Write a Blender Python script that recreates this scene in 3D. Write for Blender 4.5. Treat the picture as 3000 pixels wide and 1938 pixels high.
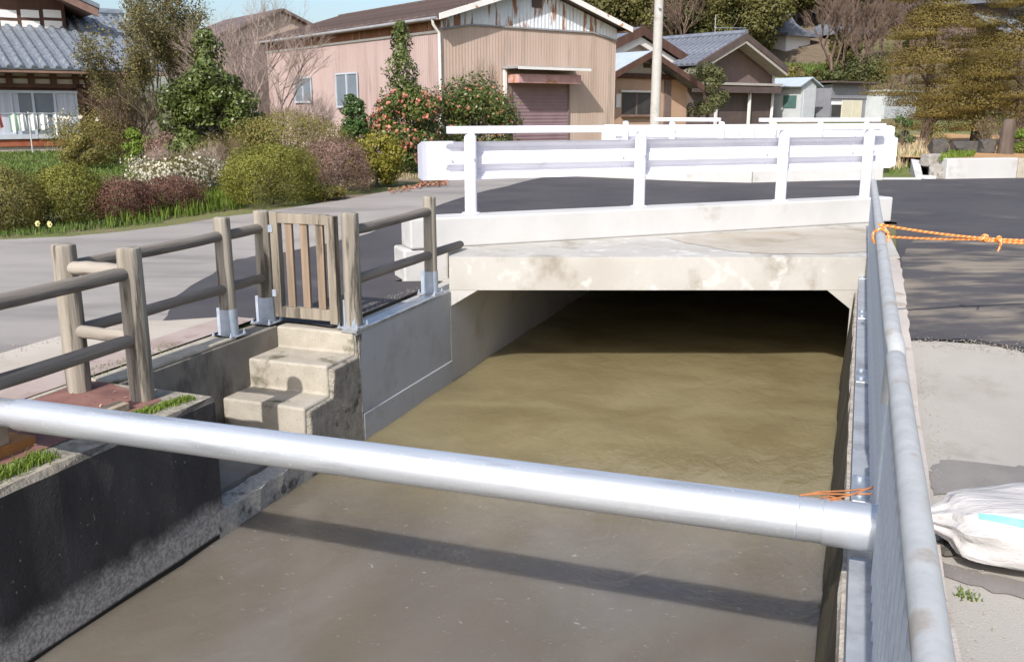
import bpy, bmesh, math, random
import numpy as np
from mathutils import Vector, Matrix, Quaternion

# ------------------------------------------------------------------ clearing
for o in list(bpy.data.objects):
    bpy.data.objects.remove(o, do_unlink=True)
scene = bpy.context.scene
COL = scene.collection

# ------------------------------------------------------------------ camera
F = 2700.0                                   # focal length in photo pixels (photo 3000 x 1938)
TH = math.atan(649 / F)                      # downward pitch
CH = 1.5                                     # eye height over the left pavement
cam_d = bpy.data.cameras.new('camera')
cam = bpy.data.objects.new('camera', cam_d)
COL.objects.link(cam)
cam_d.sensor_width = 36
cam_d.lens = 36 * F / 3000
cam_d.clip_end = 1000
cam_d.clip_start = 0.05
cam.location = (0, 0, CH)
cam.rotation_euler = (math.pi / 2 - TH, 0, 0)
scene.camera = cam

# ------------------------------------------------------------------ sky, sun, exposure
SUN_EL = math.radians(38.5)
KA = math.radians(-20.4)                     # canal frame: x across (t), y along (s)
CDIR = Vector((-math.sin(KA), math.cos(KA)))
CN = Vector((math.cos(KA), math.sin(KA)))
world = bpy.data.worlds.new('World')
scene.world = world
world.use_nodes = True
wn = world.node_tree
sky = wn.nodes.new('ShaderNodeTexSky')
sky.sky_type = 'NISHITA'
sky.sun_disc = False
sky.sun_elevation = SUN_EL
sky.sun_rotation = math.radians(200.4)
sky.air_density = 1.0
sky.dust_density = 2.5
sky.ozone_density = 2.0
wn.links.new(sky.outputs[0], wn.nodes['Background'].inputs[0])
wn.nodes['Background'].inputs[1].default_value = 0.15
sd = bpy.data.lights.new('sun', 'SUN')
sd.energy = 4.0
sd.angle = math.radians(0.55)
sd.color = (1.0, 0.968, 0.925)
so = bpy.data.objects.new('sun', sd)
COL.objects.link(so)
so.location = (-6, -16, 14)
LV = Vector((CDIR.x * math.cos(SUN_EL), CDIR.y * math.cos(SUN_EL), -math.sin(SUN_EL)))
so.rotation_euler = LV.to_track_quat('-Z', 'Y').to_euler()
scene.view_settings.view_transform = 'Standard'
scene.view_settings.look = 'None'
scene.view_settings.gamma = 1
scene.view_settings.use_curve_mapping = False
scene.view_settings.exposure = 0.40

# ------------------------------------------------------------------ pixel helpers
def ray(x, y):
    u = (x - 1500) / F; v = (y - 969) / F
    return Vector((u, math.cos(TH) - v * math.sin(TH), -math.sin(TH) - v * math.cos(TH)))
def AZ(x, y, z):
    r = ray(x, y); t = (z - CH) / r.z
    return Vector((r.x * t, r.y * t, z))
def AY(x, y, Y):
    r = ray(x, y); t = Y / r.y
    return Vector((r.x * t, Y, CH + r.z * t))
def CW(t, s, z=0.0):
    return Vector((CN.x * t + CDIR.x * s, CN.y * t + CDIR.y * s, z))
def ST(x, y):
    return (x * CDIR.x + y * CDIR.y, x * CN.x + y * CN.y)
PSI = math.radians(37.4)                      # town frame of the buildings
TA = Vector((math.cos(PSI), math.sin(PSI))); TB = Vector((-math.sin(PSI), math.cos(PSI)))
def FP(C, px, py, off=0.0):
    """pixel on the front plane (local y = off) of a town-frame building: local x, world z"""
    r = ray(px, py); o = C.xy + TB * off
    t = o.dot(TB) / (r.x * TB.x + r.y * TB.y)
    p = Vector((r.x * t, r.y * t)) - C.xy
    return p.dot(TA), CH + r.z * t
def SP(C, px, py, off=0.0):
    """pixel on the side plane (local x = off): local y, world z"""
    r = ray(px, py); o = C.xy + TA * off
    t = o.dot(TA) / (r.x * TA.x + r.y * TA.y)
    p = Vector((r.x * t, r.y * t)) - C.xy
    return p.dot(TB), CH + r.z * t
def ss(x):
    x = max(0.0, min(1.0, x)); return x * x * (3 - 2 * x)
def hz(x, y):
    s, t = ST(x, y)
    L = .22 * ss((s - 7.8) / 5.5)
    R = .265 * ss((s - 3.9) / 4.2)
    k = ss((t + 3.2) / 3.2)
    z = L * (1 - k) + R * k
    if y > 36: z += .78 * ss((y - 36) / 6) * ss((x - 9) / 3)
    if y > 44:
        z += 22 * ss((y - 44) / 75) * ss((x + 2) / 16 - (y - 44) * -.004)
    return z

# ------------------------------------------------------------------ materials
MATS = {}
def hexc(*c): return (c[0], c[1], c[2], 1)
def M(name, c1, c2=None, scale=4, c3=None, s3=2, t3=(.5, .65), rough=.8, metal=0, bump=.15, bs=60,
      stretch=(1, 1, 1), stretch3=(1, 1, 1), spec=.3, island=0, detail=5, trans=0, bdist=.01, c4=None, s4=200, t4=(.66, .72)):
    if name in MATS: return MATS[name]
    m = bpy.data.materials.new(name); m.use_nodes = True
    nt = m.node_tree; N = nt.nodes; L = nt.links
    b = N['Principled BSDF']
    b.inputs['Roughness'].default_value = rough
    b.inputs['Metallic'].default_value = metal
    b.inputs['Specular IOR Level'].default_value = spec
    co = N.new('ShaderNodeTexCoord')
    def noise(sc, st, det=detail, ro=.6):
        mp = N.new('ShaderNodeMapping'); mp.inputs['Scale'].default_value = st
        L.new(co.outputs['Object'], mp.inputs[0])
        n = N.new('ShaderNodeTexNoise'); n.inputs['Scale'].default_value = sc
        n.inputs['Detail'].default_value = det; n.inputs['Roughness'].default_value = ro
        L.new(mp.outputs[0], n.inputs['Vector']); return n
    def ramp(src, a, bb):
        r = N.new('ShaderNodeMapRange'); r.interpolation_type = 'SMOOTHSTEP'
        r.inputs[1].default_value = a; r.inputs[2].default_value = bb
        L.new(src, r.inputs[0]); return r.outputs[0]
    def mix(f, A, B):
        x = N.new('ShaderNodeMix'); x.data_type = 'RGBA'
        if isinstance(f, (int, float)): x.inputs[0].default_value = f
        else: L.new(f, x.inputs[0])
        for i, v in ((6, A), (7, B)):
            if isinstance(v, tuple): x.inputs[i].default_value = hexc(*v)
            else: L.new(v, x.inputs[i])
        return x.outputs[2]
    col = None
    if island:
        g = N.new('ShaderNodeNewGeometry')
        cr = N.new('ShaderNodeValToRGB')
        els = [c1, c2] + ([c3] if c3 else [])
        cr.color_ramp.elements[0].color = hexc(*els[0]); cr.color_ramp.elements[1].color = hexc(*els[1])
        if c3:
            cr.color_ramp.elements[1].position = .72
            e = cr.color_ramp.elements.new(1.0); e.color = hexc(*c3)
        L.new(g.outputs['Random Per Island'], cr.inputs[0])
        n = noise(scale, (1, 1, 1), 2)
        col = mix(ramp(n.outputs[0], .35, .7), cr.outputs[0], tuple(.62 * (a + bb) / 2 for a, bb in zip(c1, c2)))
    else:
        c2 = c2 or tuple(.8 * v for v in c1)
        n = noise(scale, stretch)
        col = mix(ramp(n.outputs[0], .3, .7), c1, c2)
        if c3:
            n3 = noise(s3, stretch3)
            col = mix(ramp(n3.outputs[0], *t3), col, c3)
        if c4:
            n4 = noise(s4, (1, 1, 1), 3)
            col = mix(ramp(n4.outputs[0], *t4), col, c4)
    L.new(col, b.inputs['Base Color'])
    if bump:
        nb = noise(bs, stretch, 4)
        bp = N.new('ShaderNodeBump'); bp.inputs['Strength'].default_value = bump; bp.inputs['Distance'].default_value = bdist
        L.new(nb.outputs[0], bp.inputs['Height']); L.new(bp.outputs[0], b.inputs['Normal'])
    if trans:
        out = N['Material Output']
        tr = N.new('ShaderNodeBsdfTranslucent'); L.new(col, tr.inputs[0])
        ms = N.new('ShaderNodeMixShader'); ms.inputs[0].default_value = trans
        L.new(b.outputs[0], ms.inputs[1]); L.new(tr.outputs[0], ms.inputs[2]); L.new(ms.outputs[0], out.inputs[0])
    MATS[name] = m
    return m

concrete_new = M('concrete_new', (.46, .45, .435), (.52, .51, .50), 1.3, (.40, .38, .35), 2.2, (.56, .70), .85, bump=.12, bs=90)
concrete_slab = M('concrete_slab', (.40, .375, .335), (.47, .45, .415), 1.6, (.27, .24, .19), 2.2, (.50, .72), .85, bump=.2, bs=70, stretch3=(1, 1, .8), c4=(.55, .53, .50), s4=5, t4=(.56, .68))
culvert_m = M('concrete_culvert', (.42, .405, .38), (.48, .465, .44), 1.2, (.36, .34, .31), 2.2, (.52, .72), .85, bump=.15, bs=80)
concrete_wet = M('concrete_stain', (.40, .345, .27), (.46, .42, .36), 2.5, (.33, .28, .21), 1.5, (.55, .7), .7, bump=.1, bs=90)
concrete_panel = M('concrete_panel', (.40, .40, .40), (.46, .455, .45), 1.0, (.36, .35, .345), 2.6, (.5, .7), .8, bump=.1, bs=120, c4=(.30, .29, .28), s4=26, t4=(.70, .74))
concrete_old = M('concrete_old', (.34, .30, .235), (.45, .41, .34), 7, (.13, .11, .075), 3.5, (.60, .74), .92, bump=.5, bs=70, c4=(.16, .13, .09), s4=60, t4=(.62, .72))
concrete_step = M('concrete_step', (.35, .315, .255), (.43, .39, .325), 6, (.13, .115, .075), 3.2, (.55, .68), .92, bump=.45, bs=80, c4=(.22, .19, .14), s4=75, t4=(.62, .72))
concrete_rough = M('concrete_rough', (.24, .21, .17), (.36, .325, .27), 12, (.08, .07, .055), 5, (.54, .66), .95, bump=.9, bs=45, c4=(.46, .43, .38), s4=70, t4=(.6, .68), bdist=.02)
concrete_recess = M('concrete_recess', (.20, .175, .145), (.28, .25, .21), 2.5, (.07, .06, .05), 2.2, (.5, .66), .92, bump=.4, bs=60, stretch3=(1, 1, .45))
white_paint = M('white_paint', (.66, .66, .73), (.72, .72, .78), 3, (.58, .575, .60), 5, (.60, .75), rough=.42, bump=.02, spec=.45)
galv = M('galvanised', (.50, .52, .545), (.60, .62, .64), 22, (.40, .42, .44), 9, (.5, .66), .42, .75, bump=.05, bs=120, spec=.4)
galv_pipe = M('galvanised_pipe', (.56, .59, .635), (.66, .69, .73), 3.0, (.44, .465, .50), 7, (.48, .70), .46, .66, bump=.06, bs=150, stretch=(.25, 6, 6), stretch3=(.3, 3, 3), spec=.5, c4=(.72, .73, .74), s4=60, t4=(.62, .70))
galv_dull = M('galvanised_dull', (.36, .41, .48), (.45, .50, .57), 12, (.29, .33, .39), 5, (.5, .66), .55, .3, bump=.08, bs=120)
galv_base = M('galvanised_base', (.34, .355, .38), (.42, .435, .455), 9, (.27, .28, .29), 5, (.5, .66), .6, .25, bump=.1, bs=90)
galv_rail = M('galvanised_rail', (.40, .405, .40), (.48, .485, .48), 14, (.36, .32, .28), 7, (.56, .70), .62, .15, bump=.1, bs=90)
rust = M('rust', (.36, .15, .045), (.46, .215, .07), 8, (.2, .085, .04), 5, (.5, .7), .85, bump=.3, bs=80)
wire_rust = M('rusty_wire', (.42, .17, .06), (.30, .11, .045), 30, rough=.7, bump=0)
log_v = M('weathered_log', (.33, .295, .245), (.205, .18, .145), 22, (.085, .075, .062), 16, (.53, .63), .9, bump=.7, bs=34, stretch=(1, 1, .06), stretch3=(1, 1, .09), bdist=.012)
log_h = M('weathered_rail', (.25, .215, .18), (.155, .135, .115), 14, (.10, .088, .078), 9, (.54, .68), .9, bump=.7, bs=34, stretch=(1, .06, 1), stretch3=(1, .1, 1), bdist=.012)
log_x = M('weathered_crosslog', (.36, .32, .27), (.24, .21, .175), 14, (.18, .155, .13), 9, (.58, .70), .9, bump=.6, bs=34, stretch=(.06, 1, 1), stretch3=(.1, 1, 1), bdist=.012)
gate_wood = M('gate_wood', (.31, .265, .205), (.19, .165, .13), 22, (.10, .085, .068), 16, (.54, .64), .88, bump=.5, bs=36, stretch=(1, 1, .06), stretch3=(1, 1, .1))
gate_slat = M('gate_slat_wood', (.30, .215, .15), (.19, .145, .105), 22, (.11, .085, .065), 16, (.54, .64), .88, bump=.5, bs=36, stretch=(1, 1, .06), stretch3=(1, 1, .1))
block_wood = M('block_wood', (.46, .37, .27), (.36, .28, .20), 12, rough=.85, bump=.4, bs=40, stretch=(.1, 1, 1))
asphalt = M('asphalt_new', (.055, .050, .054), (.078, .072, .074), 1.1, (.13, .12, .112), .7, (.54, .76), .8, bump=.35, bs=170, detail=7, c4=(.12, .11, .105), s4=150, t4=(.64, .74), spec=.35)
asphalt_r = M('asphalt_dusty', (.055, .050, .054), (.078, .072, .074), 1.1, (.25, .21, .16), 1.7, (.43, .66), .82, bump=.35, bs=170, detail=7, stretch3=(.6, 1.8, 1), c4=(.10, .095, .09), s4=150, t4=(.64, .74), spec=.35)
asphalt_patch = M('asphalt_patch', (.19, .175, .165), (.25, .23, .21), 3, rough=.9, bump=.4, bs=150, c4=(.3, .27, .24), s4=130, t4=(.62, .72))
road_old = M('road_old', (.27, .245, .225), (.335, .305, .278), .55, (.215, .195, .182), .9, (.5, .7), .9, bump=.35, bs=150, detail=7, stretch=(1, 2.2, 1), stretch3=(.5, 1.6, 1), c4=(.38, .36, .33), s4=130, t4=(.64, .74))
pave_right = M('pavement_pale', (.34, .315, .28), (.40, .37, .33), .9, (.28, .255, .215), 1.6, (.54, .7), .92, bump=.4, bs=150, c4=(.24, .21, .18), s4=120, t4=(.66, .74))
verge_m = M('verge_concrete', (.42, .37, .33), (.50, .45, .41), 2.5, (.33, .28, .23), 5, (.54, .68), .92, bump=.5, bs=90)
gutter_pale = M('gutter_concrete', (.41, .36, .30), (.48, .43, .37), 1.4, (.34, .29, .24), 2, (.52, .7), .92, bump=.35, bs=120)
red_pave = M('red_paving', (.20, .095, .08), (.26, .135, .11), 9, (.15, .075, .065), 3, (.55, .7), .95, bump=.5, bs=120, c4=(.42, .34, .29), s4=24, t4=(.72, .76))
pink_pave = M('pink_paving', (.35, .275, .245), (.41, .335, .30), 4, (.29, .215, .19), 3, (.55, .7), .95, bump=.4, bs=120)
soil = M('soil', (.20, .15, .10), (.13, .10, .07), 2, (.10, .13, .04), .8, (.45, .6), .95, bump=.6, bs=30)
garden_ground = M('garden_ground', (.12, .15, .04), (.17, .16, .07), 1.2, (.20, .155, .105), .7, (.5, .62), .95, bump=.8, bs=22, bdist=.04)
hill_m = M('hill_litter', (.17, .13, .09), (.14, .115, .07), .12, (.15, .16, .055), .05, (.6, .7), .95, bump=.8, bs=2, bdist=.3)
orange_soil = M('orange_soil', (.40, .22, .10), (.47, .285, .14), 3, (.33, .24, .13), 2, (.55, .7), .95, bump=.8, bs=30, bdist=.03)
rock_m = M('rock', (.27, .25, .225), (.36, .335, .30), 3, (.12, .11, .10), 4, (.55, .7), .9, bump=.8, bs=12, bdist=.03)
rock_dark = M('rock_dark', (.06, .056, .054), (.10, .09, .08), 3, rough=.9, bump=.8, bs=12, bdist=.03)
bark = M('bark', (.13, .10, .08), (.085, .065, .052), 6, rough=.95, bump=.8, bs=18, stretch=(1, 1, .2), bdist=.03)
bark_pale = M('bark_pale', (.29, .24, .20), (.21, .17, .145), 6, rough=.95, bump=.4, bs=18, stretch=(1, 1, .2))
twig_olive = M('twig_olive', (.17, .145, .085), (.12, .10, .065), 3, rough=.95, bump=0)
twig_pink = M('twig_pinkish', (.33, .26, .225), (.25, .19, .16), 3, rough=.95, bump=0)
twig_brown = M('twig_brown', (.17, .115, .085), (.12, .085, .065), 3, rough=.95, bump=0)
sack = M('sack_weave', (.43, .41, .40), (.49, .47, .455), 6, (.36, .33, .31), 3, (.55, .70), .75, bump=.9, bs=11, stretch=(.35, 1.6, 1.6), bdist=.02)
sack_green = M('sack_stripe', (.16, .44, .37), (.24, .50, .43), 20, rough=.7, bump=.2, bs=50)
rope_m = M('orange_rope', (.70, .17, .025), (.76, .23, .04), 60, rough=.75, bump=.2, bs=200)
rope_y = M('orange_rope_strand', (.80, .50, .26), (.74, .42, .18), 60, rough=.75, bump=0)
blue_plastic = M('blue_plastic', (.10, .16, .55), rough=.4, bump=0)
moss_m = M('moss', (.16, .20, .025), (.24, .28, .04), 20, (.11, .12, .03), 6, (.5, .65), .95, bump=1, bs=60, bdist=.02)

def leafm(name, a, b, c=None, rough=.5, trans=.26, spec=.35, sc=1.2):
    if c and name.startswith('leaf_'):
        a = tuple(.55 * v + .45 * w for v, w in zip(a, b)); c = tuple(.55 * v + .45 * w for v, w in zip(c, b))
    if name.startswith('leaf_') and name not in ('leaf_drygrass', 'leaf_fallen', 'leaf_grass', 'leaf_lawn'):
        a, b, c = [tuple(v * k for v, k in zip(q, (1.42, 1.30, 1.30))) if q else None for q in (a, b, c)]
    return M(name, a, b, sc, c, rough=rough, bump=0, island=1, trans=trans, spec=spec)
leaf_cam = leafm('leaf_camellia', (.040, .070, .016), (.080, .112, .026), (.17, .18, .05), .38, .15)
leaf_cam_dk = leafm('leaf_camellia_dark', (.022, .055, .020), (.052, .095, .026), (.10, .14, .045), .38, .15)
leaf_box = leafm('leaf_boxwood', (.088, .108, .017), (.155, .165, .027), (.23, .23, .055), .6)
leaf_olv = leafm('leaf_olive', (.085, .085, .030), (.15, .14, .05), (.21, .185, .08), .6)
leaf_mnd = leafm('leaf_mound', (.10, .105, .025), (.17, .16, .042), (.22, .19, .075), .6)
leaf_red = leafm('leaf_redbrown', (.075, .040, .030), (.135, .072, .05), (.19, .12, .085), .65)
leaf_pur = leafm('leaf_purplebrown', (.135, .085, .065), (.20, .135, .105), (.29, .215, .18), .65)
leaf_yel = leafm('leaf_yellowgreen', (.11, .125, .016), (.205, .20, .028), (.30, .265, .05), .5)
leaf_con = leafm('leaf_conifer', (.12, .105, .028), (.155, .128, .031), (.20, .15, .038), .7, .18)
leaf_pin = leafm('leaf_pine', (.055, .075, .028), (.105, .12, .045), (.16, .165, .075), .7, .15)
leaf_hill = leafm('leaf_hill', (.062, .072, .020), (.098, .10, .027), (.135, .125, .04), .6, .18, sc=.35)
leaf_hill2 = leafm('leaf_hill_dark', (.042, .058, .018), (.068, .082, .024), (.10, .11, .035), .6, .18, sc=.35)
leaf_hay = leafm('leaf_drygrass', (.45, .35, .20), (.60, .48, .30), (.70, .60, .42), .8, .25)
leaf_grass = leafm('leaf_grass', (.10, .17, .022), (.19, .27, .035), (.30, .34, .07), .6, .3)
leaf_lawn = leafm('leaf_lawn', (.085, .15, .025), (.15, .22, .045), (.24, .27, .10), .6, .3)
leaf_dry = leafm('leaf_fallen', (.36, .15, .10), (.46, .24, .15), (.5, .33, .22), .8, .1)
petal_white = leafm('petal_white', (.66, .62, .46), (.74, .71, .60), (.62, .52, .40), .7, .3)
petal_pink = leafm('petal_pink', (.60, .17, .12), (.64, .27, .18), (.68, .40, .30), .6, .25)
petal_yellow = leafm('petal_yellow', (.75, .66, .22), (.78, .70, .35), rough=.6)

# old canal wall: dark grime on the faces, scoured pale foot with a ragged upper edge
def wall_mat(name, grime, pale, foot_z, topc):
    m = bpy.data.materials.new(name); m.use_nodes = True
    nt = m.node_tree; N = nt.nodes; L = nt.links; b = N['Principled BSDF']
    b.inputs['Roughness'].default_value = .92; b.inputs['Specular IOR Level'].default_value = .25
    co = N.new('ShaderNodeTexCoord'); sp = N.new('ShaderNodeSeparateXYZ'); L.new(co.outputs['Object'], sp.inputs[0])
    def noise(sc, det=5, st=(1, 1, 1)):
        mp = N.new('ShaderNodeMapping'); mp.inputs['Scale'].default_value = st; L.new(co.outputs['Object'], mp.inputs[0])
        n = N.new('ShaderNodeTexNoise'); n.inputs['Scale'].default_value = sc; n.inputs['Detail'].default_value = det
        n.inputs['Roughness'].default_value = .65; L.new(mp.outputs[0], n.inputs['Vector']); return n.outputs[0]
    def rng(src, a, bb, c=0, d=1):
        r = N.new('ShaderNodeMapRange'); r.interpolation_type = 'SMOOTHSTEP'
        for i, v in ((1, a), (2, bb), (3, c), (4, d)): r.inputs[i].default_value = v
        L.new(src, r.inputs[0]); return r.outputs[0]
    def mix(f, A, B):
        x = N.new('ShaderNodeMix'); x.data_type = 'RGBA'; L.new(f, x.inputs[0])
        for i, v in ((6, A), (7, B)):
            if isinstance(v, tuple): x.inputs[i].default_value = hexc(*v)
            else: L.new(v, x.inputs[i])
        return x.outputs[2]
    g = mix(rng(noise(2.2, 5, (1, 1, .4)), .35, .7), grime, tuple(v * 2.1 for v in grime))
    g = mix(rng(noise(38, 2), .70, .76), g, (.30, .28, .24))
    p = mix(rng(noise(55, 6), .36, .64), pale, tuple(v * .5 for v in pale))
    ad = N.new('ShaderNodeMath'); ad.operation = 'MULTIPLY_ADD'; ad.inputs[1].default_value = .26; L.new(noise(5, 6), ad.inputs[0]); L.new(sp.outputs[2], ad.inputs[2])
    c = mix(rng(ad.outputs[0], foot_z + .06, foot_z + .22), p, g)
    c = mix(rng(sp.outputs[2], -.772, -.79), c, (.035, .03, .024))
    c = mix(rng(noise(3.2, 6, (1, 1, .5)), .56, .74, 0, .55), c, (.12, .095, .065))
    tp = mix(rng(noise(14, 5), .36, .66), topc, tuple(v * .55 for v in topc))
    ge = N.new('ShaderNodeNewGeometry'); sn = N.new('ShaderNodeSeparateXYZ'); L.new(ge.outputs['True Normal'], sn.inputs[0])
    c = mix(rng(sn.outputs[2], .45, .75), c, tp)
    L.new(c, b.inputs['Base Color'])
    bp = N.new('ShaderNodeBump'); bp.inputs['Strength'].default_value = .7; bp.inputs['Distance'].default_value = .015
    L.new(noise(55, 5), bp.inputs['Height']); L.new(bp.outputs[0], b.inputs['Normal'])
    return m
speckle = M('concrete_speckle', (.48, .45, .40), (.32, .295, .26), 40, (.09, .08, .07), 7, (.52, .66), .95, bump=.8, bs=70, c4=(.46, .44, .40), s4=90, t4=(.58, .66), bdist=.012)
old_wall_m = wall_mat('old_wall', (.044, .040, .038), (.58, .53, .47), -.63, (.40, .36, .29))
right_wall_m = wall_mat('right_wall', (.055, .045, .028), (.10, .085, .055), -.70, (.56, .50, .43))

def water_mat():
    m = bpy.data.materials.new('muddy_water'); m.use_nodes = True
    nt = m.node_tree; N = nt.nodes; L = nt.links; b = N['Principled BSDF']
    b.inputs['Roughness'].default_value = .13; b.inputs['IOR'].default_value = 1.33
    b.subsurface_method = 'BURLEY'; b.inputs['Subsurface Weight'].default_value = .75; b.inputs['Subsurface Radius'].default_value = (1.0, .85, .6); b.inputs['Subsurface Scale'].default_value = .15; b.inputs['Specular IOR Level'].default_value = .5
    co = N.new('ShaderNodeTexCoord')
    def noise(sc, st, det=4, dist=0.0):
        mp = N.new('ShaderNodeMapping'); mp.inputs['Scale'].default_value = st; L.new(co.outputs['Object'], mp.inputs[0])
        n = N.new('ShaderNodeTexNoise'); n.inputs['Scale'].default_value = sc; n.inputs['Detail'].default_value = det
        n.inputs['Distortion'].default_value = dist; L.new(mp.outputs[0], n.inputs['Vector']); return n.outputs[0]
    def rng(src, a, bb, c=0, d=1):
        r = N.new('ShaderNodeMapRange'); r.interpolation_type = 'SMOOTHSTEP'
        for i, v in ((1, a), (2, bb), (3, c), (4, d)): r.inputs[i].default_value = v
        L.new(src, r.inputs[0]); return r.outputs[0]
    def mix(f, A, B):
        x = N.new('ShaderNodeMix'); x.data_type = 'RGBA'; L.new(f, x.inputs[0])
        for i, v in ((6, A), (7, B)):
            if isinstance(v, tuple): x.inputs[i].default_value = hexc(*v)
            else: L.new(v, x.inputs[i])
        return x.outputs[2]
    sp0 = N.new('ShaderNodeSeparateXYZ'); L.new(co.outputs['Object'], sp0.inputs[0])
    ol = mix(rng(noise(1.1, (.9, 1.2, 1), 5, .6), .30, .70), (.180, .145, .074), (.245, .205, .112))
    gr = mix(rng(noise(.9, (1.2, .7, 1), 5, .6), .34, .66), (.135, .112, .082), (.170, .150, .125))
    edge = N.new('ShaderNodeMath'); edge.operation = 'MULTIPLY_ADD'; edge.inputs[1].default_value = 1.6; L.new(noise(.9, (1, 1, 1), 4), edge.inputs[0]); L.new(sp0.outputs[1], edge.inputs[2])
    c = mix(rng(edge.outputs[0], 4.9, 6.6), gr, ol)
    sp = N.new('ShaderNodeSeparateXYZ'); L.new(co.outputs['Object'], sp.inputs[0])
    # small foam flecks drifting where the flow ripples
    band = N.new('ShaderNodeMath'); band.operation = 'MULTIPLY'
    L.new(rng(sp.outputs[1], 2.6, 3.9), band.inputs[0]); L.new(rng(sp.outputs[1], 5.4, 4.5), band.inputs[1])
    fl = N.new('ShaderNodeMath'); fl.operation = 'MULTIPLY'
    L.new(rng(noise(15, (1.0, 1.7, 1), 4, 1.6), .66, .76, 0, .4), fl.inputs[0]); L.new(band.outputs[0], fl.inputs[1])
    c = mix(fl.outputs[0], c, (.52, .47, .42))
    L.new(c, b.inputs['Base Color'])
    h1 = noise(4.5, (1.3, .8, 1), 3, .8); h2 = noise(20, (1.2, .9, 1), 3, .8)
    ad = N.new('ShaderNodeMath'); ad.operation = 'MULTIPLY_ADD'; ad.inputs[1].default_value = .28
    L.new(h2, ad.inputs[0]); L.new(h1, ad.inputs[2])
    h3 = N.new('ShaderNodeMath'); h3.operation = 'MULTIPLY'; L.new(noise(26, (1.1, 1.3, 1), 3, 1.2), h3.inputs[0]); L.new(rng(noise(1.6, (1, 1, 1), 3), .42, .60), h3.inputs[1])
    h4 = N.new('ShaderNodeMath'); h4.operation = 'MULTIPLY'; L.new(h3.outputs[0], h4.inputs[0]); L.new(band.outputs[0], h4.inputs[1])
    a2 = N.new('ShaderNodeMath'); a2.operation = 'MULTIPLY_ADD'; a2.inputs[1].default_value = .7; L.new(h4.outputs[0], a2.inputs[0]); L.new(ad.outputs[0], a2.inputs[2])
    bp = N.new('ShaderNodeBump'); bp.inputs['Strength'].default_value = .20; bp.inputs['Distance'].default_value = .05
    L.new(a2.outputs[0], bp.inputs['Height']); L.new(bp.outputs[0], b.inputs['Normal'])
    return m
water_m = water_mat()

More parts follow.
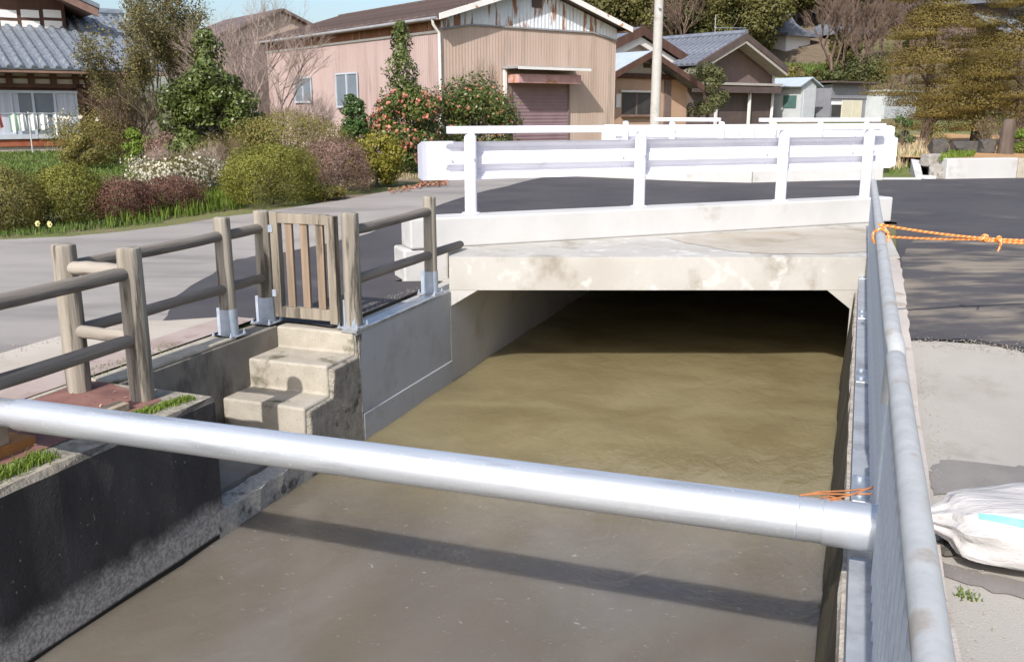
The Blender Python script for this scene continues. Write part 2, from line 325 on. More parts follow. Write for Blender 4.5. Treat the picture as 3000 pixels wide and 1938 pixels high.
# ------------------------------------------------------------------ object helpers
def tag(o, label=None, cat=None, group=None, kind=None):
    if label: o['label'] = label
    if cat: o['category'] = cat
    if group: o['group'] = group
    if kind: o['kind'] = kind
    return o
def thing(name, label, cat, loc=(0, 0, 0), rotz=0.0, group=None):
    o = bpy.data.objects.new(name, None); COL.objects.link(o)
    o.empty_display_size = .1
    o.location = loc; o.rotation_euler = (0, 0, rotz)
    return tag(o, label, cat, group)
def place(me, name, parent=None, loc=None, rot=None):
    o = bpy.data.objects.new(name, me); COL.objects.link(o)
    if parent: o.parent = parent
    if loc is not None: o.location = loc
    if rot is not None: o.rotation_euler = rot
    return o
class MB:
    def __init__(s): s.v = []; s.f = []
    def add(s, vs, fs):
        n = len(s.v); s.v += [tuple(v) for v in vs]; s.f += [tuple(i + n for i in f) for f in fs]; return s
    def box(s, x0, x1, y0, y1, z0, z1):
        return s.add([(x0, y0, z0), (x1, y0, z0), (x1, y1, z0), (x0, y1, z0), (x0, y0, z1), (x1, y0, z1), (x1, y1, z1), (x0, y1, z1)],
                     [(0, 3, 2, 1), (4, 5, 6, 7), (0, 1, 5, 4), (1, 2, 6, 5), (2, 3, 7, 6), (3, 0, 4, 7)])
    def hexa(s, b, t):      # bottom quad, top quad (ccw from above)
        return s.add(list(b) + list(t), [(0, 3, 2, 1), (4, 5, 6, 7), (0, 1, 5, 4), (1, 2, 6, 5), (2, 3, 7, 6), (3, 0, 4, 7)])
    def loft(s, rings, cap=True, close=True):
        n = len(rings[0]); vs = [p for r in rings for p in r]; fs = []
        for k in range(len(rings) - 1):
            for i in range(n if close else n - 1):
                j = (i + 1) % n; fs.append((k * n + i, k * n + j, (k + 1) * n + j, (k + 1) * n + i))
        if cap and close:
            fs.append(tuple(range(n))[::-1]); fs.append(tuple((len(rings) - 1) * n + i for i in range(n)))
        return s.add(vs, fs)
    def tube(s, pts, r, n=8, cap=True, sq=1.0):
        pts = [Vector(p) for p in pts]; rs = r if isinstance(r, (list, tuple)) else [r] * len(pts)
        rings = []
        up = None
        for i, p in enumerate(pts):
            d = (pts[min(i + 1, len(pts) - 1)] - pts[max(i - 1, 0)]).normalized()
            if up is None:
                up = Vector((0, 0, 1)) if abs(d.z) < .9 else Vector((1, 0, 0))
            a = d.cross(up).normalized(); b = a.cross(d).normalized(); up = b
            rings.append([p + (a * math.cos(2 * math.pi * k / n) + b * sq * math.sin(2 * math.pi * k / n)) * rs[i] for k in range(n)])
        return s.loft(rings, cap)
    def lathe(s, prof, n=16, c=(0, 0), jit=0, seed=0):
        rnd = random.Random(seed); ja = [1 + rnd.uniform(-jit, jit) for _ in range(n)]
        rings = [[(c[0] + r * ja[k] * math.cos(2 * math.pi * k / n), c[1] + r * ja[k] * math.sin(2 * math.pi * k / n), z) for k in range(n)] for r, z in prof]
        return s.loft(rings, True)
    def prism(s, poly, z0, z1):
        n = len(poly)
        zz0 = z0 if isinstance(z0, (list, tuple)) else [z0] * n; zz1 = z1 if isinstance(z1, (list, tuple)) else [z1] * n
        return s.loft([[(p[0], p[1], a) for p, a in zip(poly, zz0)], [(p[0], p[1], a) for p, a in zip(poly, zz1)]])
    def mesh(s, name, mat, smooth=False, bevel=0, seg=2, ang=30, shift=None):
        me = bpy.data.meshes.new(name); me.from_pydata(s.v, [], s.f)
        bm = bmesh.new(); bm.from_mesh(me)
        bmesh.ops.recalc_face_normals(bm, faces=bm.faces[:])
        if bevel:
            ed = [e for e in bm.edges if len(e.link_faces) == 2 and e.calc_face_angle(0) > math.radians(ang)]
            bmesh.ops.bevel(bm, geom=ed, offset=bevel, segments=seg, affect='EDGES', profile=.5, clamp_overlap=True)
        if shift: bmesh.ops.translate(bm, verts=bm.verts[:], vec=shift)
        bm.to_mesh(me); bm.free()
        me.materials.append(mat)
        if smooth:
            me.polygons.foreach_set('use_smooth', [True] * len(me.polygons))
            me.set_sharp_from_angle(angle=math.radians(40))
        return me
    def build(s, name, mat, parent=None, smooth=False, bevel=0, seg=2, loc=None, rot=None, shift=None):
        return place(s.mesh(name, mat, smooth, bevel, seg, shift=shift), name, parent, loc, rot)
def B(name, mat, parent, x0, x1, y0, y1, z0, z1, bevel=0, **k):
    return MB().box(x0, x1, y0, y1, z0, z1).build(name, mat, parent, bevel=bevel, **k)

def sheet(name, poly, off, mat, step=.6, zf=hz, parent=None, kind='structure', jitter=0):
    """ground sheet: polygon (world xy) cut into cells that follow the terrain"""
    bm = bmesh.new(); bm.faces.new([bm.verts.new((p[0], p[1], 0)) for p in poly])
    xs = [p[0] for p in poly]; ys = [p[1] for p in poly]
    for ax, lo, hi in ((0, min(xs), max(xs)), (1, min(ys), max(ys))):
        k = lo + step
        while k < hi:
            no = (1, 0, 0) if ax == 0 else (0, 1, 0); co = (k, 0, 0) if ax == 0 else (0, k, 0)
            bmesh.ops.bisect_plane(bm, geom=bm.verts[:] + bm.edges[:] + bm.faces[:], plane_co=co, plane_no=no); k += step
    for v in bm.verts: v.co.z = zf(v.co.x, v.co.y) + off
    bmesh.ops.recalc_face_normals(bm, faces=bm.faces[:])
    if sum(f.normal.z for f in bm.faces) < 0: bmesh.ops.reverse_faces(bm, faces=bm.faces[:])
    me = bpy.data.meshes.new(name); bm.to_mesh(me); bm.free(); me.materials.append(mat)
    o = place(me, name, parent)
    if kind: o['kind'] = kind
    return o
def wob(pts, amp, seed=0, sub=6):
    """densify a polyline and make it slightly uneven"""
    r = random.Random(seed); out = []
    for a, b in zip(pts[:-1], pts[1:]):
        for k in range(sub):
            f = k / sub; out.append((a[0] * (1 - f) + b[0] * f + r.uniform(-amp, amp), a[1] * (1 - f) + b[1] * f + r.uniform(-amp, amp)))
    out.append(tuple(pts[-1][:2])); return out
def C2(t, s): p = CW(t, s); return (p.x, p.y)

# ================================================================== SETTING
rng = np.random.default_rng(5)
# --- ground (one sheet with the canal cut out)
sl = list(np.arange(-12, 26.01, .8)) + list(np.arange(28, 60, 2.5)) + list(np.arange(60, 200, 6)) + [260, 400]
tl = [-400, -250, -160] + list(np.arange(-120, -40, 6)) + list(np.arange(-40, -6, 1.5)) + [-5.5, -4.8, -4.02] + [.30] + [1, 1.8, 2.6] + list(np.arange(4, 40, 1.5)) + list(np.arange(40, 121, 6)) + [160, 250, 400]
gv = []; gf = []
for s_ in sl:
    for t_ in tl:
        p = CW(t_, s_); gv.append((p.x, p.y, hz(p.x, p.y) - .02))
nt_ = len(tl)
hole = tl.index(-4.02)
for i in range(len(sl) - 1):
    for j in range(nt_ - 1):
        if j == hole and sl[i] < 25.5: continue
        gf.append((i * nt_ + j, i * nt_ + j + 1, (i + 1) * nt_ + j + 1, (i + 1) * nt_ + j))
gm = MB().add(gv, gf)
# hillside and town ground share the sheet; the hill gets its own litter further out
gme = gm.mesh('ground', garden_ground)
gme.materials.append(hill_m)
for p in gme.polygons:
    if p.center.y > 50: p.material_index = 1
g = place(gme, 'ground'); g['kind'] = 'structure'

# --- water
wv = []; wf = []
WS = np.linspace(-3, 25.6, 150); WT = np.linspace(-3.3, .12, 24)
for a in WS:
    for b_ in WT: wv.append((b_, a, .004 * math.sin(a * 5 + b_ * 2.1) + .003 * math.sin(b_ * 7 - a * 3.1) + .002 * math.sin(a * 13 + b_ * 9)))
for i in range(len(WS) - 1):
    for j in range(len(WT) - 1):
        n = len(WT); wf.append((i * n + j, i * n + j + 1, (i + 1) * n + j + 1, (i + 1) * n + j))
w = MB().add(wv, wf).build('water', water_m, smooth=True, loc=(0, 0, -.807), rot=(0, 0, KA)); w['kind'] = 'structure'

# --- roads
road_pts = [C2(-4.95, -6), C2(-4.95, 5.1), AZ(530, 848, .03)[:2], AZ(690, 752, .03)[:2], AZ(830, 728, .05)[:2], AZ(1050, 686, .08)[:2], AZ(1215, 636, .12)[:2],
            AZ(1440, 560, .2)[:2], AZ(1640, 508, .22)[:2]]
edge = [(-1.6, 21.5), AZ(1290, 536, .2)[:2], AZ(1180, 566, .15)[:2], AZ(1000, 604, .1)[:2], AZ(700, 642, .05)[:2], AZ(300, 682, .03)[:2], AZ(0, 702, .0)[:2], (-9, 8.9), (-16, 4), (-20, -6)]
sheet('road', wob([road_pts[0], C2(-4.2, 5.3)] + [(p[0] + .5, p[1]) for p in road_pts[2:]], .025, 3) + wob(edge, .05, 4), 0.0, road_old, .8)
new_pts = [C2(-3.40, 5.52), C2(-4.02, 5.56), C2(-4.62, 5.22)] + [tuple(p) for p in road_pts[2:]]
bend = [AZ(1610, 508, .22)[:2], (3.6, 19.2), (9, 19.0), (30, 25.5), (34, 18), (20, 5.2), AZ(3300, 1110, .02)[:2], AZ(3000, 1068, .05)[:2], AZ(2825, 1040, .05)[:2], C2(.34, 5.92), (3.25, 7.70), (4.30, 10.30), (4.16, 10.40), (-.957, 8.28), (-1.05, 8.1), C2(-3.41, 7.4)]
sheet('asphalt_road', wob(new_pts, .03, 7) + [tuple(b) for b in bend[1:6]] + wob([bend[6], bend[7], bend[8], bend[9]], .02, 8, 8) + [tuple(b) for b in bend[10:]], .008, asphalt, .4)
# the dusty part right of the railing is the same fresh surfacing under a film of sand
sheet('dusty_asphalt', wob([C2(.345, 5.93), AZ(2825, 1038, .05)[:2], AZ(3000, 1063, .05)[:2], AZ(3300, 1105, .02)[:2], (6.5, 6.2), (6.0, 8.6), (4.6, 9.2), (3.95, 9.0), (3.29, 7.72)], .015, 9, 5), .014, asphalt_r, .4)
sheet('pavement', [C2(.30, -6), C2(.30, 5.98), (5.5, 4.4), (14, 4.5), (14, -8)], .001, pave_right, .35)
sheet('asphalt_patch', wob([AZ(2722, 1385, 0)[:2], AZ(2760, 1352, 0)[:2], AZ(3000, 1372, 0)[:2], AZ(3200, 1400, 0)[:2], AZ(3200, 1490, 0)[:2], AZ(3000, 1452, 0)[:2], AZ(2745, 1450, 0)[:2], AZ(2722, 1385, 0)[:2]], .018, 12, 6), .006, asphalt_patch, .3)
sheet('patch_strip', wob([AZ(2740, 1640, 0)[:2], AZ(2830, 1668, 0)[:2], AZ(3000, 1712, 0)[:2], AZ(3150, 1740, 0)[:2], AZ(3150, 1780, 0)[:2], AZ(3000, 1760, 0)[:2], AZ(2750, 1690, 0)[:2], AZ(2740, 1640, 0)[:2]], .012, 13, 6), .006, asphalt_patch, .3)
sheet('railing_verge', wob([C2(.19, -3), C2(.19, 8.2)], 0, 1, 4) + wob([C2(.375, 8.2), C2(.375, 5.9), C2(.36, -3)], .008, 31, 24), .026, verge_m, .4)
# pavement strips on the left bank (canal frame)
sheet('gutter', wob([C2(-4.30, -6), C2(-4.30, 5.5)], .008, 1, 20) + [C2(-4.62, 5.24)] + wob([C2(-4.97, 5.12), C2(-4.97, -6)], .02, 2, 20), .010, gutter_pale, .8)
sheet('pink_paving', wob([C2(-4.04, -6), C2(-4.04, 5.5)], .004, 1, 20) + wob([C2(-4.31, 5.5), C2(-4.31, -6)], .006, 2, 20), .014, pink_pave, .8)
red = sheet('red_paving', wob([C2(-3.36, -6), C2(-3.36, 3.72)], .012, 5, 30) + wob([C2(-3.85, 3.86), C2(-4.02, 3.86), C2(-4.02, -6)], .006, 6, 20), .0, red_pave, .5, zf=lambda x, y: .006)

# ================================================================== CANAL
# --- old wall on the left bank
t_ = thing('canal_wall', 'old blackened concrete canal wall under the log fence', 'wall', (0, 0, 0), KA)
mb = MB()
ss_ = np.linspace(-3, 3.88, 40); rr = random.Random(2)
rings = []
for k, s_ in enumerate(ss_):
    j = lambda a: rr.uniform(-a, a)
    e = .02 if k < 39 else .0
    rings.append([(-3.155 + j(.004), s_, -1.2), (-3.150 + j(.004), s_, -.5), (-3.152 + j(.005), s_, -.03), (-3.172 + j(.008), s_, -.004 + j(.004)), (-3.30, s_, 0 + j(.003)), (-3.83, s_, 0), (-3.83, s_, -1.2)])
mb.loft(rings).build('wall_body', old_wall_m, t_)
mb = MB(); rings = []
for k, s_ in enumerate(np.linspace(3.84, 5.0, 16)):
    rings.append([(-3.30, s_, -1.1), (-3.15 + rr.uniform(-.005, .005), s_, -1.1), (-3.15 + rr.uniform(-.005, .005), s_, -.66 + rr.uniform(-.008, .008)), (-3.28, s_, -.65 + rr.uniform(-.006, .006))])
mb.loft(rings).build('wall_toe', speckle, t_)
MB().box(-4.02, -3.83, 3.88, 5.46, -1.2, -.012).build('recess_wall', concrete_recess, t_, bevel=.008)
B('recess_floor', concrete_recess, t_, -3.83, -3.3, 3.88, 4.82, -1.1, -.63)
B('edging', concrete_old, t_, -4.035, -4.0, -3, 3.86, -.1, .012, .005)
B('coping', concrete_old, t_, -4.02, -3.84, 3.88, 5.0, -.011, .012, .008)

# --- steps down to the water
t_ = thing('canal_steps', 'worn concrete steps leading down from the wooden gate', 'steps', CW(-3.5, 5.2, -.807), KA)
prof = [(5.62, -.3), (5.62, -.012), (5.45, -.012), (5.45, -.163), (5.10, -.163), (5.10, -.358), (4.80, -.358), (4.80, -.62), (4.83, -.74), (4.86, -1.15), (5.62, -1.15)]
mb = MB(); rr = random.Random(8)
def stepring(t, a):
    return [(t + rr.uniform(-a, a) + .5 * 0, s + rr.uniform(-a, a) * .6, z + rr.uniform(-a, a) * .5) for s, z in prof]
mb.loft([stepring(-3.835, 0), stepring(-3.62, .006), stepring(-3.40, .006), stepring(-3.21, .008)])
mb.build('step_block', concrete_step, t_, bevel=.016, seg=3, loc=(3.5, -5.2, .807))
mb = MB(); prof2 = [(5.48, -.03), (5.46, -.175), (5.12, -.185), (5.11, -.375), (4.815, -.385), (4.82, -.62), (4.86, -.74), (4.9, -1.15), (5.48, -1.15)]
mb.loft([[(-3.215, s, z) for s, z in prof2], [(-3.176 + rr.uniform(-.006, .01), s + rr.uniform(-.012, .012) + .01, z + rr.uniform(-.012, .004)) for s, z in prof2]])
mb.build('rough_side', concrete_rough, t_, bevel=.012, loc=(3.5, -5.2, .807))

# --- precast panel left of the culvert
t_ = thing('precast_wall_panel', 'new pale grey precast panel wall between the steps and culvert', 'wall', CW(-3.3, 5.49, -.807), KA)
LOC = (3.3, -5.49, .807)
B('panel', concrete_panel, t_, -3.40, -3.185, 5.475, 7.048, -1.2, -.016, .006, loc=LOC)
B('base_band', concrete_panel, t_, -3.2, -3.170, 5.50, 7.046, -1.2, -.615, .005, loc=LOC)
B('edge_strip', galv, t_, -3.30, -3.178, 5.45, 7.03, -.015, .004, 0, loc=LOC)
MB().add([( -3.178, 5.47, -.3), (-3.178, 5.52, -.03), (-3.178, 5.49, -.7), (-3.178, 5.55, -1.0), (-3.19, 5.45, -1.0), (-3.19, 5.45, -.03)], [(0, 1, 5), (0, 2, 5), (2, 3, 4), (2, 4, 5)]).build('mortar', concrete_rough, t_, loc=LOC)

# --- bridge (skewed box culvert)
KL0, KR0 = Vector((-.90, 8.14)), Vector((4.22, 10.26))            # kerb front line
kd = (KR0 - KL0).normalized(); kn = Vector((-kd.y, kd.x))
br = thing('culvert_bridge', 'pale concrete box culvert bridge with a skewed kerb over the canal', 'bridge', (1.2, 8.0, -.807), 0)
BL = (-1.2, -8.0, .807)
def s_at(t): return (7.722 + .3486 * t) / .9373
kb = [KL0 + kn * .12 + kd * .42, KR0 + kn * .12]
MB().prism([(-.534, 7.722), (3.28, 7.722), (kb[1].x, kb[1].y), (kb[0].x, kb[0].y)], 0.0, .285).build('deck_slab', concrete_slab, br, bevel=.0025, loc=BL)
# stain lies as a thin film of dried mud on the deck
stp = [AZ(x, y, .285)[:2] for x, y in [(1950, 696), (2010, 712), (2080, 724), (2150, 738), (2260, 744), (2420, 745), (2540, 738), (2538, 700), (2535, 668), (2300, 677), (2080, 688)]]
sheet('mud_stain', wob(stp + [stp[0]], .012, 21, 5)[:-1], 0, concrete_wet, .5, zf=lambda x, y: .2885, parent=br, kind=None).location = BL
def cprism(prof, s1, name, mat):
    r0 = [CW(t, s_at(t), z) for t, z in prof]; r1 = [CW(t, s1, z) for t, z in prof]
    return MB().loft([r0, r1]).build(name, mat, br, loc=BL)
cprism([(-3.45, -1.2), (-3.182, -1.2), (-3.182, -.137), (-2.97, -.001), (-3.45, -.001)], 26, 'side_wall', culvert_m)
cprism([(.40, -1.2), (.40, -.001), (-.17, -.001), (.02, -.160), (.02, -1.2)], 26, 'side_wall', concrete_slab)
fl = [(-.9, 8.6)] + [tuple((KL0 + kn * .2)[:])]
rd = [KL0 + kn * .15 + kd * .4, KR0 + kn * .15, Vector((7.5, 18.5)), Vector((9.6, 26)), Vector((4.0, 26)), Vector((.5, 18.8))]
MB().prism([tuple(p) for p in rd], .001, .12).build('rear_slab', concrete_slab, br, loc=BL)
MB().loft([[CW(-3.6, 25.4, -1.2), CW(.5, 25.4, -1.2), CW(.5, 25.4, .1), CW(-3.6, 25.4, .1)], [CW(-3.6, 25.8, -1.2), CW(.5, 25.8, -1.2), CW(.5, 25.8, .1), CW(-3.6, 25.8, .1)]]).build('added_light_stop', concrete_recess, br, loc=BL)  # unseen wall added to shut out daylight, keeping the culvert's far end black
def kerb(p0, p1, th, z0, z1, name, parent, mat=concrete_new, off=0, loc=None):
    d = (p1 - p0).normalized(); n = Vector((-d.y, d.x))
    q = [p0 + n * off, p1 + n * off, p1 + n * (off + th), p0 + n * (off + th)]
    return MB().prism([tuple(x) for x in q], z0, z1).build(name, mat, parent, bevel=.015, loc=loc)
kerb(KL0, KR0, .30, .2855, .555, 'kerb', br, loc=BL)
# the kerb's end block stepping down beside the fence
q0 = KL0 - kd * .06
MB().prism([tuple(q0 + kn * .02), tuple(KL0 + kd * .36 + kn * .02), tuple(KL0 + kd * .40 + kn * .36), tuple(q0 + kn * .36)], -.2, .284).build('kerb_end_block', concrete_new, br, bevel=.02, loc=BL)
MB().prism([(3.1, 7.75), (3.45, 7.62), (3.62, 8.1), (3.2, 8.1)], -.3, [.20, .20, .27, .27]).build('corner_fillet', concrete_new, br, loc=BL)

# --- right canal wall
t_ = thing('canal_wall', 'mossy canal wall carrying the galvanised railing', 'wall', (0, 0, 0), KA)
mb = MB(); rings = []; rr = random.Random(4)
for s_ in np.linspace(-3, 8.2, 60):
    j = lambda a: rr.uniform(-a, a)
    rings.append([(-.005 + j(.01), s_, -1.2), (0 + j(.012), s_, -.7), (.03 + j(.008), s_, -.2), (.047 + j(.003), s_, -.012), (.055 + j(.003), s_, 0), (.34, s_, 0), (.34, s_, -1.2)])
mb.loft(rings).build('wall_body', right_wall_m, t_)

# ================================================================== RAILING (galvanised, right)
def railing(s0, s1, zt, label, bars_from):
    r = thing('railing', label, 'railing', CW(.143, s0, 0), KA, 'galvanised railing panels along the canal')
    Ln = s1 - s0; R = .027
    pts = ([(0, .0, .06), (0, .0, zt - .10), (0, .012, zt - .045), (0, .04, zt - .012), (0, .09, zt)] if s0 < 0 else [(.012, -.03, zt - .055), (.010, .0, zt - .03), (.006, .03, zt - .010), (0, .09, zt)]) + [(0, k, zt) for k in np.linspace(.3, Ln - .3, 8)] + [(0, Ln - .09, zt), (0, Ln - .04, zt - .012), (0, Ln - .012, zt - .045), (0, Ln, zt - .10), (0, Ln, zt - .16)]
    MB().tube(pts, R, 14).build('top_pipe', galv_rail, r, smooth=True)
    mb = MB().box(-.073, -.004, -.02, Ln + .02, .004, .115); mb.box(-.004, .012, -.02, Ln + .02, .004, .135)
    mb.build('base_channel', galv_base, r, bevel=.002)
    B('bottom_rail', galv_dull, r, .004, .014, .02, Ln - .02, .16, .19)
    bar = MB().tube([(-.004, 0, .12), (-.004, 0, zt - .012)], .0085, 6).mesh('bar', galv_dull, smooth=True)
    k = bars_from
    while k < Ln - .06:
        place(bar, 'bar', r, (.0, k, 0)); k += .105
    for sp_ in np.arange(max(bars_from, .5), Ln, 1.6):
        pl = B('splice_plate', galv, r, -.070, -.008, sp_ - .13, sp_ + .13, .115, .124, .002)
        for q in (-.08, .08):
            MB().lathe([(.012, 0), (.012, .012), (.006, .014)], 6).build('bolt', galv_dull, pl, loc=(-.045, sp_ + q, .124))
    return r
railing(-.6, 2.88, .80, 'galvanised railing panel beside the filled white sandbag', .9)
railing(2.97, 9.95, .805, 'galvanised railing panel with the orange rope tied on', .06)

# ================================================================== PIPE
pz = .260; PR = .069
t_ = thing('steel_pipe', 'long shiny galvanised steel pipe lying across the canal', 'pipe', CW(0, 2.81, pz), KA)
t_.rotation_euler = (0, -.0125, KA)
def hollow(x0, x1, r, th, dent=0, n=40, m=12):
    mb = MB(); rings = []
    prof = [(x0, r - th), (x0, r)] + [(x, r) for x in np.linspace(x0 + .1, x1 - .1, m)] + [(x1, r), (x1, r - th)] + [(x, r - th) for x in np.linspace(x1 - .1, x0 + .1, 3)]
    for x, q in prof:
        rings.append([(x, q * math.cos(2 * math.pi * k / n) * (1 + dent * math.exp(-((x - x1) / .12) ** 2) * math.cos(4 * math.pi * k / n)), q * math.sin(2 * math.pi * k / n)) for k in range(n)])
    rings.append(rings[0]); mb.loft(rings, cap=False); return mb
hollow(-3.315, .078, PR, .005, .02).build('tube', galv_pipe, t_, smooth=True)
hollow(-5.2, -3.30, PR - .007, .005).build('joined_tube', galv_pipe, t_, smooth=True)
def ring(x, lean, r=PR + .003, w=.0022):
    pts = [(x + lean * math.sin(a), r * math.cos(a), r * math.sin(a)) for a in np.linspace(0, 2 * math.pi, 33)]
    return MB().tube(pts, w, 5)
hollow(.042, .084, PR + .004, .006, .02).build('end_collar', galv_pipe, t_, smooth=True)
tw = thing('binding_wire', 'rusty orange wire tying the steel pipe to the railing', 'wire', CW(0, 2.81, pz), KA)
ring(-.092, .006, w=.0016).build('wire_loop', galv_dull, tw); ring(-.012, -.006, w=.0016).build('wire_loop', galv_dull, tw)
MB().tube([(-.092, 0, PR + .004), (-.04, .03, PR + .012), (.04, .07, PR + .012), (.12, .10, PR + .02)], .003, 5).build('wire_strand', wire_rust, tw)
MB().tube([(-.092, 0.006, PR + .004), (-.03, .02, PR + .012), (.05, .055, PR + .008), (.12, .075, PR + .012)], .003, 5).build('wire_strand', wire_rust, tw)
MB().tube([(-.012, 0, PR + .004), (.02, .015, PR + .008), (.06, .045, PR + .012), (.12, .09, PR + .03)], .003, 5).build('wire_strand', wire_rust, tw)
MB().tube([(-.03, .002, PR + .006), (0, .03, PR + .004), (.03, .012, PR + .006), (.0, -.004, PR + .006)], .003, 5).build('wire_twist', wire_rust, tw)
# blocks, plate
def block(name, label, cat, t, s, z, dx, dy, dz, rot, mat):
    o = MB().box(-dx / 2, dx / 2, -dy / 2, dy / 2, 0, dz).build(name, mat, None, bevel=.005, loc=CW(t, s, z), rot=(0, 0, KA + rot))
    return tag(o, label, cat)
block('wooden_block', 'short pale timber block propping up the steel pipe', 'block', -3.505, 2.74, .046, .085, .26, .095, .05, block_wood)
block('wooden_block', 'flat timber offcut on the red paving behind the pipe', 'block', -3.44, 3.40, .006, .075, .26, .04, -.06, block_wood)
o = MB().box(-.09, .09, -1.0, .42, .012, .020).box(.082, .09, -1.0, .42, -.05, .012).build('steel_plate', rust, None, loc=CW(-3.53, 2.56, .026), rot=(0, 0, KA))
tag(o, 'rusty orange steel plate lying on the left wall edge', 'plate')

# ================================================================== LOG FENCE
def post_mesh(h, r, seed, name='post'):
    prof = [(r * .98, 0), (r, .1), (r * .995, h * .4), (r * .97, h - .03), (r * .965, h - .014), (r * .93, h - .004), (r * .84, h)]
    return MB().lathe(prof, 18, jit=.035, seed=seed).mesh(name, log_v, smooth=True)
def log(name, parent, p0, p1, r, mat, seed=0):
    p0 = Vector(p0); p1 = Vector(p1); rr = random.Random(seed); n = 7
    d = (p1 - p0)
    pts = [p0] + [p0 + d * f + Vector((rr.uniform(-.004, .004), rr.uniform(-.004, .004), rr.uniform(-.004, .004))) for f in np.linspace(.02, .98, n)] + [p1]
    rs = [r * .86] + [r * rr.uniform(.96, 1.05) for _ in range(n)] + [r * .86]
    return MB().tube(pts, rs, 12).build(name, mat, parent, smooth=True)
FO = (-3.9, 3.70)
fe = thing('log_fence', 'weathered log fence jogging from the pipe to the wooden gate', 'fence', CW(FO[0], FO[1], 0), KA)
def rel(t, s, z): return (t - FO[0], s - FO[1], z)
PO = .063
for i, (t, s, z0, hh) in enumerate([(-3.468, 3.70, 0, .815), (-3.90, 3.70, 0, .81), (-3.914, 5.03, .02, .79), (-3.918, 5.47, .02, .79), (-3.468, 1.9, 0, .81)]):
    place(post_mesh(hh, PO if i in (0, 1, 4) else .056, i), 'post', fe, rel(t, s, z0), (0, 0, i * 1.3))
for z, r in ((.685, .037), (.335, .036)):
    log('rail', fe, rel(-3.468, .2, z), rel(-3.468, 3.66, z), r, log_h, int(z * 100))
    log('rail', fe, rel(-3.905, 3.72, z), rel(-3.914, 5.0, z), r * .93, log_h, int(z * 77))
    log('rail', fe, rel(-3.914, 5.05, z), rel(-3.918, 5.46, z), r * .93, log_h, int(z * 55))
    log('cross_rail', fe, rel(-3.87, 3.70, z + .005), rel(-3.50, 3.70, z + .005), r * .98, log_x, int(z * 33))
def socket(parent, x, y):
    sk = MB().lathe([(.060, .0), (.060, .19), (.057, .19)], 20).build('post_socket', galv_dull, parent, smooth=True, loc=(x, y, .004))
    B('fin', galv_dull, sk, -.088, -.058, -.012, .012, 0, .19, .002)
    B('base_plate', galv_base, sk, -.090, .075, -.085, .085, .0005, .008, .002)
    for qx, qy in ((-.078, -.072), (.064, -.072), (-.078, .072), (.064, .072)):
        MB().lathe([(.011, 0), (.011, .010), (.006, .010), (.006, .03)], 6).build('anchor_bolt', galv_dull, sk, loc=(qx, qy, .010))
socket(fe, *rel(-3.914, 5.03, 0)[:2]); socket(fe, *rel(-3.918, 5.47, 0)[:2])
fe2 = thing('log_fence', 'short weathered log fence from the gate to the culvert kerb', 'fence', CW(-3.26, 5.56, 0), KA)
place(post_mesh(.79, .062, 11), 'post', fe2, (0, 0, .02)); place(post_mesh(.79, .055, 12), 'post', fe2, (-.012, 1.30, .02), (0, 0, 2))
log('rail', fe2, (0, .02, .685), (-.012, 1.29, .685), .036, log_h, 3)
log('rail', fe2, (0, .02, .335), (-.008, 1.92, .335), .035, log_h, 4)
socket(fe2, 0, 0); socket(fe2, -.012, 1.30)
# rubble mortar and splashes along the wall plate
# --- gate
ga = thing('wooden_gate', 'low weathered wooden slat gate at the head of the steps', 'gate', CW(-3.86, 5.50, 0), KA)
GW = .53
B('stile', gate_wood, ga, .005, .068, -.03, .03, .05, .80, .005)
B('stile', gate_wood, ga, GW - .068, GW - .005, -.032, .032, .03, .79, .005)
B('top_rail', gate_wood, ga, .068, GW - .068, -.026, .026, .725, .795, .004)
B('bottom_rail', gate_wood, ga, .068, GW - .068, -.026, .026, .05, .128, .004)
for k in range(3):
    x = .068 + (GW - .136) * (k + .5) / 3
    x = .068 + .048 + k * .125
    B('slat', gate_slat, ga, x, x + .058, -.014, .014, .128, .725, .003)
for z in (.2, .66): B('hinge', galv_dull, ga, -.02, .03, -.036, -.0305, z, z + .05)

